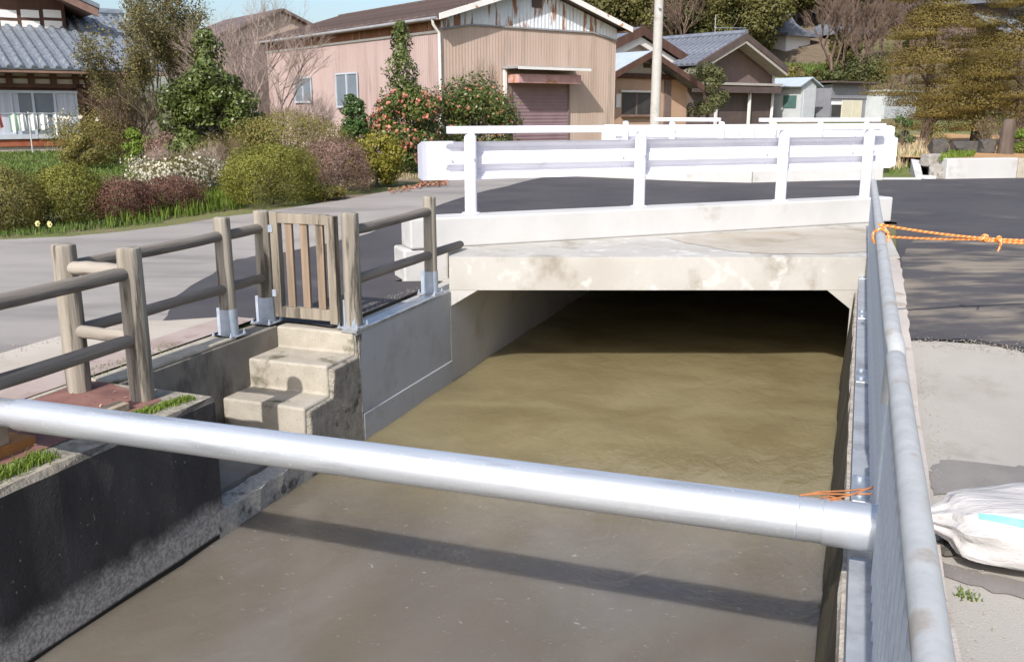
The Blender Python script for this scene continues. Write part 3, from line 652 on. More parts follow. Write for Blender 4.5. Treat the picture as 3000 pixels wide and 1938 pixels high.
# ================================================================== GUARDRAILS
def guardrail(pts, posts, label, zk, ends=(True, True), hand=None, joints=()):
    """pts: two world xy ends of the beam line; posts: distances along it"""
    p0, p1 = Vector(pts[0]), Vector(pts[1]); d = p1 - p0; Ln = d.length; a = math.atan2(d.y, d.x)
    g = thing('guardrail', label, 'guardrail', (p0.x, p0.y, zk), a, 'white guardrails of the bridge')
    zt = 1.305 - zk; zb0, zb1 = .865 - zk, 1.21 - zk; bh = zb1 - zb0
    for s in posts:
        p = MB().lathe([(.057, 0), (.057, zt - .05), (.04, zt - .022), (.03, zt - .02)], 20).build('post', white_paint, g, smooth=True, loc=(s, 0, 0))
        MB().lathe([(.085, .001), (.085, .008), (.07, .012)], 20).build('base_flange', white_paint, p)
        MB().lathe([(.010, 0), (.010, .012)], 6).build('bolt', galv_dull, p, loc=(.02, -.055, zb0 + bh * .55), rot=(math.pi / 2, 0, 0))
        for q in (.22, .5, .78):
            MB().lathe([(.009, 0), (.009, .012)], 6).build('bolt', galv_dull, p, loc=(-.16, .060 if q == .5 else .095, zb0 + bh * q), rot=(math.pi / 2, 0, 0))
    # W profile seen from its back, standing on the road side of the posts
    pr = [(0, .060), (.05, .062), (.16, .135), (.25, .135), (.40, .066), (.60, .066), (.75, .135), (.84, .135), (.95, .062), (1, .060)]
    ringf = lambda x: [(x, y, zb0 + z * bh) for z, y in pr] + [(x, y + .005, zb0 + z * bh) for z, y in pr[::-1]]
    cuts = [0] + list(joints) + [Ln]
    for u, v in zip(cuts[:-1], cuts[1:]):
        MB().loft([ringf(u + (.004 if u else 0)), ringf(v)]).build('beam', white_paint, g)
    for e, on in zip((0, 1), ends):
        if not on: continue
        sg = -1 if e == 0 else 1; x0 = 0 if e == 0 else Ln
        rings = []
        for f in np.linspace(0, 1, 9):
            x = x0 + sg * (-.10 + .38 * f); y = .135 - .01 * f - .10 * max(0, f - .55) ** 2 * 3
            hh = zb1 + .004; lo = zb0 - .004
            c = .03 * max(0, (f - .88) / .12)
            rings.append([(x, y, lo + c), (x, y, hh - c), (x, y + .008, hh - c), (x, y + .008, lo + c)])
        MB().loft(rings).build('end_sleeve', white_paint, g)
    h0, h1 = hand or (-.02, Ln + .02)
    hc = [h0] + [j for j in joints] + [h1]
    for u, v in zip(hc[:-1], hc[1:]):
        MB().box(u + (.004 if u != h0 else 0), v, -.034, .034, zt - .022, zt + .045).build('handrail', white_paint, g, bevel=.008)
    return g
gl0 = AZ(1380, 625, .555); gl1 = AZ(2532, 578, .555)
gp = [AZ(x, y, .555) for x, y in [(1380, 625), (1872, 605), (2285, 588), (2532, 578)]]
gd = (gl1.xy - gl0.xy).normalized()
ga0 = gl0.xy - gd * .20; ga1 = gl1.xy + gd * .17
guardrail((ga0, ga1), [(p.xy - ga0).dot(gd) for p in gp], 'white guardrail standing on the kerb above the culvert opening', .555, joints=[(gp[1].xy - ga0).dot(gd) + .05])
# far parapet in two legs
fk = thing('far_kerb', 'long pale concrete kerb bending along the far side of the road', 'kerb', (4.2, 16.3, .2), 0)
FL = (-4.2, -16.3, -.2)
fA, fB, fC = Vector((-1.2, 19.7)), Vector((4.20, 16.32)), Vector((6.62, 16.63))
kerb(fA, fB, .3, .1, .515, 'kerb_leg', fk, loc=FL)
kerb(fB + Vector((.03, .02)), fC, .3, .1, .512, 'kerb_leg', fk, loc=FL)
B('gutter_line', concrete_new, fk, 6.62, 7.35, 16.72, 16.90, .1, .30, .01, loc=FL)
def fguard(a, b, n, label, hand):
    d = (b - a).normalized(); nn = Vector((-d.y, d.x)) * .15
    a2 = a + nn; b2 = b + nn; Ln = (b2 - a2).length
    guardrail((a2, b2), list(np.linspace(.25, Ln - .3, n)), label, .514, hand=hand)
l0 = AY(1885, 360, 17.8); l1 = AY(2110, 360, 16.9)
dAB = (fB - fA).normalized()
fguard(fA + dAB * 3.6, fB - dAB * .35, 3, 'white guardrail on the angled leg of the far kerb', (.85, 2.1))
fguard(fB + Vector((.15, .02)), fC + Vector((-.02, 0)), 3, 'white guardrail on the straight leg of the far kerb', (-.02, 2.22))

# ================================================================== SANDBAG, ROPE
bc = AZ(3010, 1572, .09)
bag = thing('sandbag', 'filled white woven sandbag with a pale green stripe on the pavement', 'sandbag', (bc.x, bc.y, .001), -.22)
mb = MB(); rings = []
n = 40
for k, f in enumerate(np.linspace(0, 1, 34)):
    x = -.36 + .68 * f
    e = max(0.0, 1 - ((f - .55) / .47) ** 2) ** .42 if f > .08 else 0
    if f <= .16:
        rad = .035 + .35 * max(0, f - .06) * 1.1 if f > .05 else .040 + (.05 - f) * .5
    else: rad = None
    ring_ = []
    for i in range(n):
        a = 2 * math.pi * i / n
        if rad is not None:
            y, z = rad * math.cos(a) * 1.2, rad * math.sin(a) * .8 + .125
            pl = 1 + .16 * math.sin(a * 9 + 1)
            y *= pl; z = .125 + (z - .125) * pl
        else:
            ry, rz = .215 * e, .115 * e
            c, s_ = math.cos(a), math.sin(a)
            y = ry * math.copysign(abs(c) ** .8, c); z = rz * math.copysign(abs(s_) ** .75, s_) + .118
            fold = math.exp(-((f - .16) / .16) ** 2)
            q = 1 + .11 * fold * math.sin(a * 9 + 1) + .02 * math.sin(a * 5 + f * 6) + .014 * math.sin(7 * f * 3 + a * 3)
            y *= q; z = .118 + (z - .118) * q
            z += .010 * math.sin(9 * f + 2 * y * 8)
        ring_.append((x, y, max(.002, z)))
    rings.append(ring_)
mb.loft(rings).build('sack', sack, bag, smooth=True)
# printed stripe running along the flank towards the neck
st_ = []
for k in range(8, 31):
    R_ = rings[k]
    def at(a):
        i = (a / (2 * math.pi) * n) % n; i0 = int(i); f = i - i0
        p = Vector(R_[i0]).lerp(Vector(R_[(i0 + 1) % n]), f); c = Vector((p.x, 0, .118)); dd = (p - c).normalized(); return p + dd * .0022
    a0 = 2.15 + .030 * (k - 8)
    st_.append([at(a0 + w_ * (.16 + .012 * (k - 8))) for w_ in (0, .33, .66, 1)])
# the visible flank faces the railing and the camera
MB().loft(st_, cap=False, close=False).build('printed_stripe', sack_green, bag, smooth=True)
MB().tube([(-.335, .02 * math.cos(a) * 2.1, .125 + .033 * math.sin(a)) for a in np.linspace(0, 6.3, 14)], .006, 6).build('neck_tie', sack, bag, smooth=True)
o = MB().box(-.03, .03, -.012, .012, 0, .02).build('plastic_scrap', blue_plastic, None, bevel=.004, loc=AZ(2716, 1512, .012), rot=(0, .2, .3)); tag(o, 'small blue plastic scrap beside the neck of the sandbag', 'scrap')
# debris under the neck
mb = MB(); rr = random.Random(3)
for _ in range(14):
    p = Vector((rr.uniform(-.05, .05), rr.uniform(-.12, .10), .01)); r_ = rr.uniform(.01, .028)
    mb.lathe([(r_ * .7, 0), (r_, r_ * .4), (r_ * .6, r_ * .9)], 6, (p.x, p.y), .25, rr.random())
o = mb.build('rubble', rock_dark, None, loc=AZ(2742, 1580, .002)); tag(o, 'dark broken rubble by the sandbag neck', 'rubble', kind='stuff')

rp = thing('orange_rope', 'orange twisted rope tied to the railing and stretched to the right', 'rope', CW(.13, 5.55, .83), 0)
RO = CW(.13, 5.55, .83)
def rope(name, pts, r=.0075, twist=26):
    pts = [Vector(p) - RO for p in pts]
    # resample
    cum = [0]
    for a, b_ in zip(pts[:-1], pts[1:]): cum.append(cum[-1] + (b_ - a).length)
    def at(d):
        for k in range(len(pts) - 1):
            if d <= cum[k + 1] or k == len(pts) - 2:
                f = (d - cum[k]) / max(1e-6, cum[k + 1] - cum[k]); return pts[k].lerp(pts[k + 1], f), (pts[k + 1] - pts[k]).normalized()
    Ls = cum[-1]; ns = max(6, int(Ls / .009))
    for j, m_ in enumerate((rope_m, rope_m, rope_y)):
        P = []
        for k in range(ns + 1):
            c, d = at(Ls * k / ns); a_ = d.cross(Vector((0, 0, 1))).normalized(); b_ = a_.cross(d)
            ph = twist * 2 * math.pi * (Ls * k / ns) / 1.0 + j * 2.094
            P.append(c + a_ * r * .55 * math.cos(ph) + b_ * r * .55 * math.sin(ph))
        MB().tube(P, r * .62, 5).build(name, m_, rp, smooth=True)
pk = AY(2885, 698, 5.42); pe = AY(3080, 706, 5.5)
A0 = AY(2575, 657, 5.22); A1 = AY(2590, 692, 5.30)
def sag(a, b, k, n=8): return [a.lerp(b, f) + Vector((0, 0, -k * 4 * f * (1 - f))) for f in np.linspace(0, 1, n)]
rope('strand', sag(A0, pk, .008)); rope('strand', sag(A1, pk + Vector((0, 0, -.004)), .006))
rope('strand', sag(pk, pe, .003)); rope('strand', sag(pk + Vector((0, 0, -.012)), pe + Vector((0, 0, -.02)), .003))
lc = CW(.143, 5.55, .805)
rope('railing_loop', [A0] + [lc + Vector((CN.x * .043 * math.cos(a), CN.y * .043 * math.cos(a), .043 * math.sin(a))) + Vector((0, -.25 * (A0.y * 0), 0)) for a in np.linspace(.6, 6.9, 18)] + [A1])
def knot(c, sc):
    return [c + Vector((sc * (math.sin(a) + 2 * math.sin(2 * a)) * .55, sc * .5 * math.sin(3 * a), -sc * (math.cos(a) - 2 * math.cos(2 * a)) * .38)) for a in np.linspace(0, 2 * math.pi, 40)]
rope('knot', knot(pk, .017), .008, 20); rope('knot', knot(pk + Vector((.085, 0, -.004)), .012), .007, 20)
rope('loose_end', [pk + Vector((.085, 0, 0)), pk + Vector((.095, -.01, -.03)), pk + Vector((.085, -.015, -.06)), pk + Vector((.08, -.01, -.075))], .006)

# ================================================================== BUILDINGS (town frame)
tan_wall = M('tan_sheet', (.44, .325, .26), (.49, .375, .31), 1.0, (.335, .265, .22), 1.4, (.5, .72), .75, bump=.05, bs=60, stretch=(2, 2, .22), stretch3=(2.2, 2.2, .3), c4=(.42, .20, .10), s4=2.6, t4=(.69, .78))
pink_wall = M('pink_sheet', (.385, .285, .262), (.43, .325, .305), .8, (.33, .24, .21), 1.2, (.50, .72), .75, bump=.05, bs=60, stretch=(2, 2, .2), stretch3=(2.4, 2.4, .25), c4=(.50, .28, .16), s4=1.7, t4=(.68, .80))
white_sheet = M('white_sheet_rusty', (.58, .62, .66), (.66, .69, .72), 1.5, (.30, .15, .085), 1.9, (.53, .60), .7, bump=.05, bs=60, stretch3=(2.6, 2.6, .42), c4=(.16, .12, .11), s4=2.8, t4=(.68, .74))
rust_sheet = M('rusty_sheet', (.22, .10, .06), (.32, .165, .10), 2, (.50, .42, .34), 2.5, (.62, .68), .85, bump=.1, bs=50, stretch=(2, 2, .2), stretch3=(2.6, 2.6, .15))
fascia = M('fascia_flaking', (.70, .68, .65), (.76, .75, .73), 2, (.46, .20, .10), 2.4, (.57, .61), .7, bump=.1, bs=40)
roof_brown = M('roof_brown', (.105, .075, .068), (.15, .11, .10), 1.2, (.19, .15, .14), .8, (.55, .7), .75, bump=.1, bs=40)
shutter_m = M('shutter_purple', (.22, .145, .155), (.26, .175, .185), 2, rough=.6, bump=.05, bs=40)
awn_red = M('awning_faded', (.42, .22, .21), (.50, .31, .30), 4, (.36, .17, .08), 2.5, (.6, .68), .7, bump=.05)
trim_white = M('trim_white', (.66, .64, .60), (.72, .70, .66), 5, rough=.7, bump=.05)
grey_metal = M('gutter_grey', (.24, .24, .25), (.30, .30, .31), 4, rough=.6, bump=.05)
glass = M('window_glass', (.16, .19, .22), (.20, .23, .27), .8, rough=.12, bump=0, spec=.6)
glass_dk = M('window_dark', (.035, .033, .034), (.06, .055, .055), 1.5, rough=.2, bump=0, spec=.5)
frame_al = M('aluminium', (.48, .52, .58), (.54, .58, .64), 5, rough=.5, bump=0, metal=.2)
tile_blue = M('tile_blue', (.135, .155, .185), (.20, .225, .26), 2.5, (.27, .285, .30), 3.5, (.56, .7), .45, bump=.12, bs=16, stretch=(1, 3, 1), spec=.5)
tile_grey = M('tile_grey', (.125, .135, .165), (.18, .195, .23), 2.5, (.23, .24, .27), 3.0, (.55, .7), .42, bump=.12, bs=16, spec=.5)
wood_dk = M('wood_dark', (.075, .040, .030), (.115, .062, .045), 4, rough=.8, bump=.2, bs=30, stretch=(1, 1, .2))
wood_soffit = M('wood_soffit', (.19, .115, .09), (.25, .16, .125), 4, rough=.85, bump=.1)
red_board = M('red_board', (.26, .075, .04), (.33, .115, .06), 4, rough=.8, bump=.1)
plaster = M('plaster', (.50, .46, .41), (.57, .53, .48), 3, rough=.9, bump=.1)
plaster_w = M('plaster_white', (.74, .73, .71), (.78, .77, .76), 3, rough=.9, bump=.05)
brown_sid = M('brown_siding', (.155, .112, .10), (.18, .135, .12), 3, rough=.75, bump=.05)
brown_dk = M('brown_door', (.085, .062, .056), (.11, .08, .072), 3, rough=.75, bump=.05)
tan_plain = M('tan_plain', (.44, .285, .19), (.49, .33, .23), 2, rough=.85, bump=.1)
shed_blue = M('shed_blue', (.42, .445, .455), (.47, .495, .505), 3, rough=.7, bump=.05)
shed_roof = M('shed_roof', (.36, .42, .48), (.42, .47, .53), 3, rough=.55, bump=.05)
shed_grey = M('shed_grey', (.19, .19, .215), (.23, .23, .25), 3, rough=.8, bump=.05)
shed_cream = M('shed_cream', (.58, .53, .40), (.62, .58, .46), 3, rough=.8, bump=.05)
teal = M('teal_panel', (.06, .12, .11), (.08, .15, .135), 3, rough=.6, bump=0)
pole_m = M('pole_concrete', (.40, .385, .36), (.46, .445, .42), 3, (.34, .32, .29), 4, (.55, .7), .85, bump=.1, bs=40)
curtain = M('curtain', (.40, .43, .52), (.52, .55, .62), 6, rough=.9, bump=.2, bs=20, stretch=(3, 3, .1))
brick_m = M('brick_base', (.36, .21, .15), (.44, .28, .20), 8, rough=.9, bump=.2)
foundation = M('foundation', (.34, .31, .28), (.40, .37, .34), 4, rough=.9, bump=.2)

def corr(x0, x1, top, z0, pitch, amp, axis='x', at=0.0):
    """corrugated sheet in a vertical plane; top(x) gives its upper edge"""
    n = max(4, int((x1 - x0) / pitch * 4)); vs = []; fs = []
    for i in range(n + 1):
        x = x0 + (x1 - x0) * i / n; d = at + amp * math.cos(2 * math.pi * x / pitch)
        for z in (z0(x) if callable(z0) else z0, top(x) if callable(top) else top):
            vs.append((x, d, z) if axis == 'x' else (d, x, z))
    for i in range(n): fs.append((2 * i, 2 * i + 2, 2 * i + 3, 2 * i + 1))
    return MB().add(vs, fs)
def roof_slab(x0, z0, x1, z1, y0, y1, th, name, mat, parent, bevel=0):
    d = Vector((x1 - x0, z1 - z0)).normalized(); n = Vector((-d.y, d.x)) * th
    if n.y < 0: n = -n
    ra = [(x0, y0, z0), (x1, y0, z1), (x1 + n.x, y0, z1 + n.y), (x0 + n.x, y0, z0 + n.y)]
    return MB().loft([ra, [(a, y1, c) for a, _, c in ra]]).build(name, mat, parent, bevel=bevel)

# ---------- corrugated barn
BC = Vector((-1.855, 25.0, .2))
ba = thing('barn', 'large pink and tan corrugated barn with a rusty white gable', 'barn', BC, PSI)
W_, D_ = 6.25, 11.2
zw = 3.68 - .2; ze = 3.46 - .2; zr = 4.85 - .2
lx = lambda px, py: FP(BC, px, py)[0]
FZ = lambda px, py: FP(BC, px, py)[1] - .2
def gline(x):      # lower edge of the white gable cladding
    a = .95
    if x < a: return zw - (a - x) * .16
    if x > W_ - a: return zw - (x - (W_ - a)) * .20
    return zw
roofz = lambda x: zr - .10 - abs(x - W_ / 2) * .300
corr(0, W_, gline, 0, .10, .003, 'x', 0).build('front_wall', tan_wall, ba)
corr(0, W_, roofz, lambda x: gline(x) - .02, .13, .007, 'x', -.03).build('gable_cladding', white_sheet, ba)
corr(0, D_, ze, 0, .10, .005, 'y', 0).build('side_wall', pink_wall, ba)
corr(0, D_, roofz(0) + .02, ze - .01, .22, .014, 'y', .01).build('rusty_strip', rust_sheet, ba)
B('far_wall', tan_wall, ba, W_ - .02, W_ + .0, 0.02, D_, 0, roofz(W_)); MB().box(0.02, W_ - .03, D_ - .03, D_, 0, 3.3).build('rear_wall', tan_wall, ba)
B('wall_trim', trim_white, ba, -.035, -.015, 0, 6.8, ze - .03, ze + .03); B('wall_trim', trim_white, ba, -.035, -.015, 6.83, D_, ze - .04, ze + .015)
MB().loft([[(x, -.05, gline(x) - .03), (x, -.02, gline(x) - .03), (x, -.02, gline(x) + .015), (x, -.05, gline(x) + .015)] for x in np.linspace(0, W_, 20)]).build('gable_trim', grey_metal, ba)
OV = .28
rl = roof_slab(-OV, roofz(-OV) + .04, W_ / 2, zr - .06, -.38, D_ + .3, .07, 'roof', roof_brown, ba)
roof_slab(W_ + OV, roofz(W_ + OV) + .04, W_ / 2 + .001, zr - .06, -.38, D_ + .3, .07, 'roof', roof_brown, ba)
MB().box(W_ / 2 - .12, W_ / 2 + .12, -.4, D_ + .3, zr - .01, zr + .05).build('ridge_cap', roof_brown, rl)
rib = MB().loft([[(-OV, -.02, roofz(-OV) + .11), (-OV, .02, roofz(-OV) + .11), (-OV, .02, roofz(-OV) + .14), (-OV, -.02, roofz(-OV) + .14)], [(W_ / 2 - .1, -.02, zr), (W_ / 2 - .1, .02, zr), (W_ / 2 - .1, .02, zr + .03), (W_ / 2 - .1, -.02, zr + .03)]]).mesh('roof_rib', roof_brown)
for y in np.arange(-.2, D_ + .3, .42): place(rib, 'roof_rib', rl, (0, y, 0))
for sg, e0 in ((1, -OV), (-1, W_ + OV)):
    xs = np.linspace(e0, W_ / 2 - sg * .01, 16)
    MB().loft([[(x, -.42, roofz(x) - .02), (x, -.385, roofz(x) - .02), (x, -.385, roofz(x) + .13), (x, -.42, roofz(x) + .13)] for x in xs]).build('fascia', fascia, ba)
    B('soffit', rust_sheet, ba, min(e0, e0 + sg * OV), max(e0, e0 + sg * OV), -.37, D_ + .2, roofz(e0) - .01, roofz(e0) + .02)
MB().tube([(-OV - .03, y, roofz(-OV) + .02) for y in (-.3, 4, 8, D_ + .2)], .045, 10).build('gutter', grey_metal, ba, smooth=True)
MB().tube([(-OV - .03, -.12, roofz(-OV)), (-OV, -.1, roofz(-OV) - .12), (-.08, -.06, roofz(-OV) - .32), (-.06, -.05, 2.9), (-.06, -.05, 0)], .04, 8).build('downpipe', trim_white, ba, smooth=True)
B('corner_trim', tan_wall, ba, -.03, .05, -.03, .0, 0, ze + .1)
vx, vz = FP(BC, 1570, 12); B('gable_vent', brown_dk, ba, vx - .17, vx + .17, -.06, -.03, vz - .3, vz - .02)
# shutter door with its canopy
x0, x1 = lx(1497, 300), lx(1661, 300); zt = FZ(1580, 250)
sh = MB(); nsl = 22
rings = []
for k in range(nsl * 2 + 1):
    z = .02 + (zt + .1) * k / (nsl * 2); rings.append([(x0, -.022 if k % 2 else -.032, z), (x1, -.022 if k % 2 else -.032, z)])
sh.loft([[a for a in r] for r in rings], cap=False, close=False).build('shutter_door', shutter_m, ba)
# dark jambs let the curtain sit in an opening
B('door_jamb', brown_sid, ba, x0 - .06, x0, -.06, .02, 0, zt + .1); B('door_jamb', brown_sid, ba, x1, x1 + .05, -.06, .02, 0, zt + .1)
hx0, hx1 = lx(1474, 200), lx(1668, 208); hz0 = FZ(1580, 203)
aw = B('door_canopy', grey_metal, ba, hx0 - .05, hx1 + .15, -.75, .0, hz0 - .03, hz0 + .04, .01)
B('canopy_box', awn_red, aw, hx0 + .12, hx1 - .02, -.55, -.02, hz0 - .40, hz0 - .16, .01)
B('canopy_edge', trim_white, aw, hx0 - .06, hx1 + .16, -.77, -.752, hz0 - .05, hz0 + .02)
B('canopy_post', trim_white, aw, hx0 - .02, hx0 + .06, -.10, -.02, hz0 - .85, hz0 - .03)
# side windows
for (pa, pb) in (((866, 232), (916, 296)), ((988, 220), (1052, 310))):
    ya, za = SP(BC, *pa); yb, zb = SP(BC, *pb); za -= .2; zb -= .2
    wd = B('window', glass, ba, -.035, -.02, yb, ya, zb, za)
    for (u0, u1, v0, v1) in ((yb - .04, ya + .04, za, za + .05), (yb - .06, ya + .06, zb - .06, zb), (yb - .05, yb, zb, za), (ya, ya + .05, zb, za), ((ya + yb) / 2 - .03, (ya + yb) / 2 + .03, zb, za)):
        B('window_frame', frame_al, wd, -.06, -.036, u0, u1, v0, v1)
# ---------- lean building beyond the barn
o_ = AY(835, 300, 38.5); o_.z = .2
b2 = thing('barn', 'brown gabled barn end rising behind the pink wall', 'barn', o_, PSI)
hw = 2.6
az_ = FP(o_, 855, 36)[1] - .2
MB().prism([(-hw, 0), (hw, 0), (hw, 6), (-hw, 6)], 0, az_ - 1.1).build('wall', brown_sid, b2)
for sg in (-1, 1):
    roof_slab(sg * (hw + .3), az_ - 1.2, 0 if sg > 0 else .001, az_, -.3, 6, .1, 'roof', roof_brown, b2)
MB().loft([[(-hw, .0, az_ - 1.1), (hw, .0, az_ - 1.1), (0, .0, az_ - .02)], [(-hw, .2, az_ - 1.1), (hw, .2, az_ - 1.1), (0, .2, az_ - .02)]]).build('gable', tan_wall, b2)

# ---------- tile roofs helper: columns of half-round tiles running down a slope
def tile_roof(parent, p_eave0, p_eave1, rise, name, mat, pitch=.27, r=.07, rows=0, base_t=.05):
    """p_eave0/1: local eave ends (vectors); rise: vector from eave to ridge"""
    e = p_eave1 - p_eave0; Ln = e.length; eu = e.normalized(); nn = eu.cross(rise).normalized()
    if nn.z < 0: nn = -nn
    q = [p_eave0, p_eave1, p_eave1 + rise, p_eave0 + rise]
    rf = MB().loft([[x for x in q], [x + nn * base_t for x in q]]).build(name, mat, parent)
    n = 5
    nr = rows or max(4, int(rise.length / .26))
    rings = []
    for k in range(nr):
        for f, lift in ((k / nr, .016), ((k + .98) / nr, .0)):
            c = rise * f + nn * (base_t + lift)
            rings.append([c + eu * (r * math.cos(math.pi * i / (n - 1))) + nn * (r * .9 * math.sin(math.pi * i / (n - 1))) for i in range(n)])
    col = MB().loft(rings, cap=False, close=False)
    col.add(rings[0], [tuple(range(n))])
    me = col.mesh('tile_row', mat)
    k = pitch / 2
    while k < Ln:
        place(me, 'tile_row', rf, p_eave0 + eu * k); k += pitch
    return rf

# ---------- left house
HC = AY(232, 400, 30.0); HC.z = .25
ho = thing('house', 'traditional brown timber house with blue-grey tiled roofs and laundry outside', 'house', HC, PSI)
fx = lambda px, py, off=0: FP(HC, px, py, off)[0]
fz = lambda px, py, off=0: FP(HC, px, py, off)[1] - HC.z
xL, xR = -9.0, fx(398, 300)
zwt = fz(150, 268); zwb = fz(150, 398)
zE = fz(150, 205, -.9)
B('foundation', foundation, ho, xL, xR, .05, 6, -.5, zwb - .25)
B('wall', wood_dk, ho, xL, xR, .06, 6, zwb - .25, zE + .15)
# sliding windows
xw0, xw1 = fx(-140, 330), fx(228, 330)
wd = B('sliding_window', glass, ho, xw0, xw1, -.01, .05, zwb + .04, zwt - .04)
B('window_frame', frame_al, wd, xw0 - .05, xw1 + .05, -.06, -.02, zwt - .06, zwt + .02); B('window_frame', frame_al, wd, xw0 - .05, xw1 + .05, -.08, -.02, zwb - .08, zwb + .06)
for px in (36, 100, 163, 226, -35, -100):
    x = fx(px, 330); B('window_frame', frame_al, wd, x - .035, x + .035, -.055, -.018, zwb + .06, zwt - .06)
for (pa, pb) in ((168, 222), (-30, 32), (40, 58)):
    B('curtain', curtain, wd, fx(pa, 330), fx(pb, 330), -.016, -.0105, zwb + .06, zwt - .06)
# beams and plaster panels under the eave
zb0, zb1 = fz(150, 246), fz(150, 208)
B('plaster_band', plaster, ho, xL, xR, .0, .058, zb0, zb1 + .12)
B('tie_beam', wood_dk, ho, xL, xR, -.06, .02, fz(150, 232), fz(150, 225))
B('head_beam', wood_dk, ho, xL, xR, -.06, .03, zb0 - .12, zb0)
for px in (-40, 25, 90, 155, 220, 254, 292, 340):
    x = fx(px, 230); B('bracket_post', wood_dk, ho, x - .09, x + .09, -.10, .01, zb0, zb1 + .1)
for px in (236, 320): x = fx(px, 300); B('corner_post', wood_dk, ho, x - .09, x + .09, -.06, .05, 0, zb0)
B('door_recess', glass_dk, ho, fx(318, 320), fx(352, 320), -.005, .055, zwb - .1, zwt - .1)
B('skirt_board', red_board, ho, xL, xR, -.02, .05, zwb - .30, zwb - .10)
# lower roof
zr1 = fz(330, 50, 4.2)
tile_roof(ho, Vector((xL, -.9, zE)), Vector((xR + .9, -.9, zE)), Vector((0, 5.1, zr1 - zE)), 'lower_roof', tile_blue, .33, .085)
B('eave_board', wood_soffit, ho, xL, xR + .9, -.88, .1, zE - .09, zE - .015)
MB().tube([(xL, 4.2, zr1 + .12), (xR + 1, 4.2, zr1 + .12)], .16, 8).build('ridge_tiles', tile_blue, ho, smooth=True)
# upper storey
UO = 2.6
ux = lambda px, py: FP(HC, px, py, UO)[0]; uz = lambda px, py: FP(HC, px, py, UO)[1] - HC.z
xu1 = ux(194, 80); zsl = uz(100, 104); zwh = uz(100, 22)
up = B('upper_wall', wood_dk, ho, xL, xu1, UO, UO + 4, zsl - .6, zwh + .9)
B('sill_board', red_board, up, xL, xu1, UO - .05, UO + .01, zsl - .02, zsl + .09)
B('sill_beam', wood_soffit, up, xL, xu1 + .02, UO - .08, UO + .01, zsl + .09, zsl + .24)
for (pa, pb) in ((-66, -12), (0, 50), (62, 115), (128, 180)):
    z0, z1, zm = uz((pa + pb) / 2, 84), uz((pa + pb) / 2, 30), uz((pa + pb) / 2, 57)
    a, b_ = ux(pa, 57), ux(pb, 57)
    wn_ = B('upper_window', wood_dk, up, a - .06, b_ + .06, UO - .03, UO - .005, z0 - .06, z1 + .06)
    B('pane', plaster_w, wn_, a, b_, UO - .045, UO - .032, z0, zm - .05); B('pane', plaster_w, wn_, a, b_, UO - .045, UO - .032, zm + .05, z1)
# upper roof: gable end with a broad overhang
xap, zap = ux(-70, 57) - 2.0, uz(-60, -160); xe, zee = ux(262, 44), uz(262, 46)
ur = roof_slab(xe, zee, xap, zee + (xe - xap) * .42, UO - 1.1, UO + 5, .14, 'upper_roof', wood_soffit, ho)
MB().loft([[(xe + .05, UO - 1.2, zee + .13), (xap, UO - 1.2, zee + (xe - xap) * .42 + .15), (xap, UO - 1.2, zee + (xe - xap) * .42 + .29), (xe + .05, UO - 1.2, zee + .27)], [(xe + .05, UO + 5, zee + .13), (xap, UO + 5, zee + (xe - xap) * .42 + .15), (xap, UO + 5, zee + (xe - xap) * .42 + .29), (xe + .05, UO + 5, zee + .27)]]).build('roof_tiles', tile_blue, ur)
MB().loft([[(xe, UO - 1.15, zee - .12), (xap, UO - 1.15, zee + (xe - xap) * .42 - .12), (xap, UO - 1.15, zee + (xe - xap) * .42 + .14), (xe, UO - 1.15, zee + .14)], [(xe, UO - 1.05, zee - .12), (xap, UO - 1.05, zee + (xe - xap) * .42 - .12), (xap, UO - 1.05, zee + (xe - xap) * .42 + .14), (xe, UO - 1.05, zee + .14)]]).build('barge_board', wood_soffit, ur)
# laundry on a pole in front of the window
LO = -1.4
lxp = lambda px, py: FP(HC, px, py, LO)
ln = thing('washing_line', 'steel washing pole on stands before the house windows', 'washing line', HC + Vector((TB.x * LO, TB.y * LO, 0)), PSI)
zl = lxp(100, 333)[1] - HC.z
xa, xb = lxp(-120, 333)[0], lxp(196, 333)[0]
MB().tube([(xa, 0, zl), (xb, 0, zl)], .018, 6).build('pole', galv, ln)
for px in (91, -90): x = lxp(px, 400)[0]; MB().tube([(x, 0.03, -.3), (x, 0.03, zl + .05)], .022, 6).build('stand', galv, ln)
cl_mats = {'red': M('cloth_red', (.62, .22, .20), rough=.9, bump=0), 'white': M('cloth_white', (.74, .75, .74), (.70, .72, .72), rough=.9, bump=0), 'green': M('cloth_green', (.50, .62, .50), (.60, .70, .60), rough=.9, bump=0)}
def cloth(pa, pb, pyb, cm, label, taper=0):
    (a, _), (b_, _) = lxp(pa, 340), lxp(pb, 340); zb_ = lxp((pa + pb) / 2, pyb)[1] - HC.z
    vs = []; fs = []; nx, nz = 10, 6
    for j in range(nz + 1):
        for i in range(nx + 1):
            f = i / nx; g_ = j / nz
            vs.append((a + (b_ - a) * (f + taper * g_ * (f - .2)), .04 * math.sin(f * 9) * (.3 + g_), zl + .02 - (zl - zb_) * g_ * (1 + .05 * math.sin(f * 5)) - 0))
    for j in range(nz):
        for i in range(nx): k = j * (nx + 1) + i; fs.append((k, k + 1, k + nx + 2, k + nx + 1))
    n0 = len(vs); vs += [(x, y + .012, z) for x, y, z in vs]; fs += [tuple(n0 + i for i in f[::-1]) for f in fs]
    o = MB().add(vs, fs).build('hanging_garment', cl_mats[cm], None, smooth=True, loc=HC + Vector((TB.x * LO, TB.y * LO, 0)), rot=(0, 0, PSI))
    return tag(o, label, 'laundry', 'laundry drying on the pole')
cloth(-14, 3, 378, 'red', 'faded red cloth hung out on the washing pole', .3)
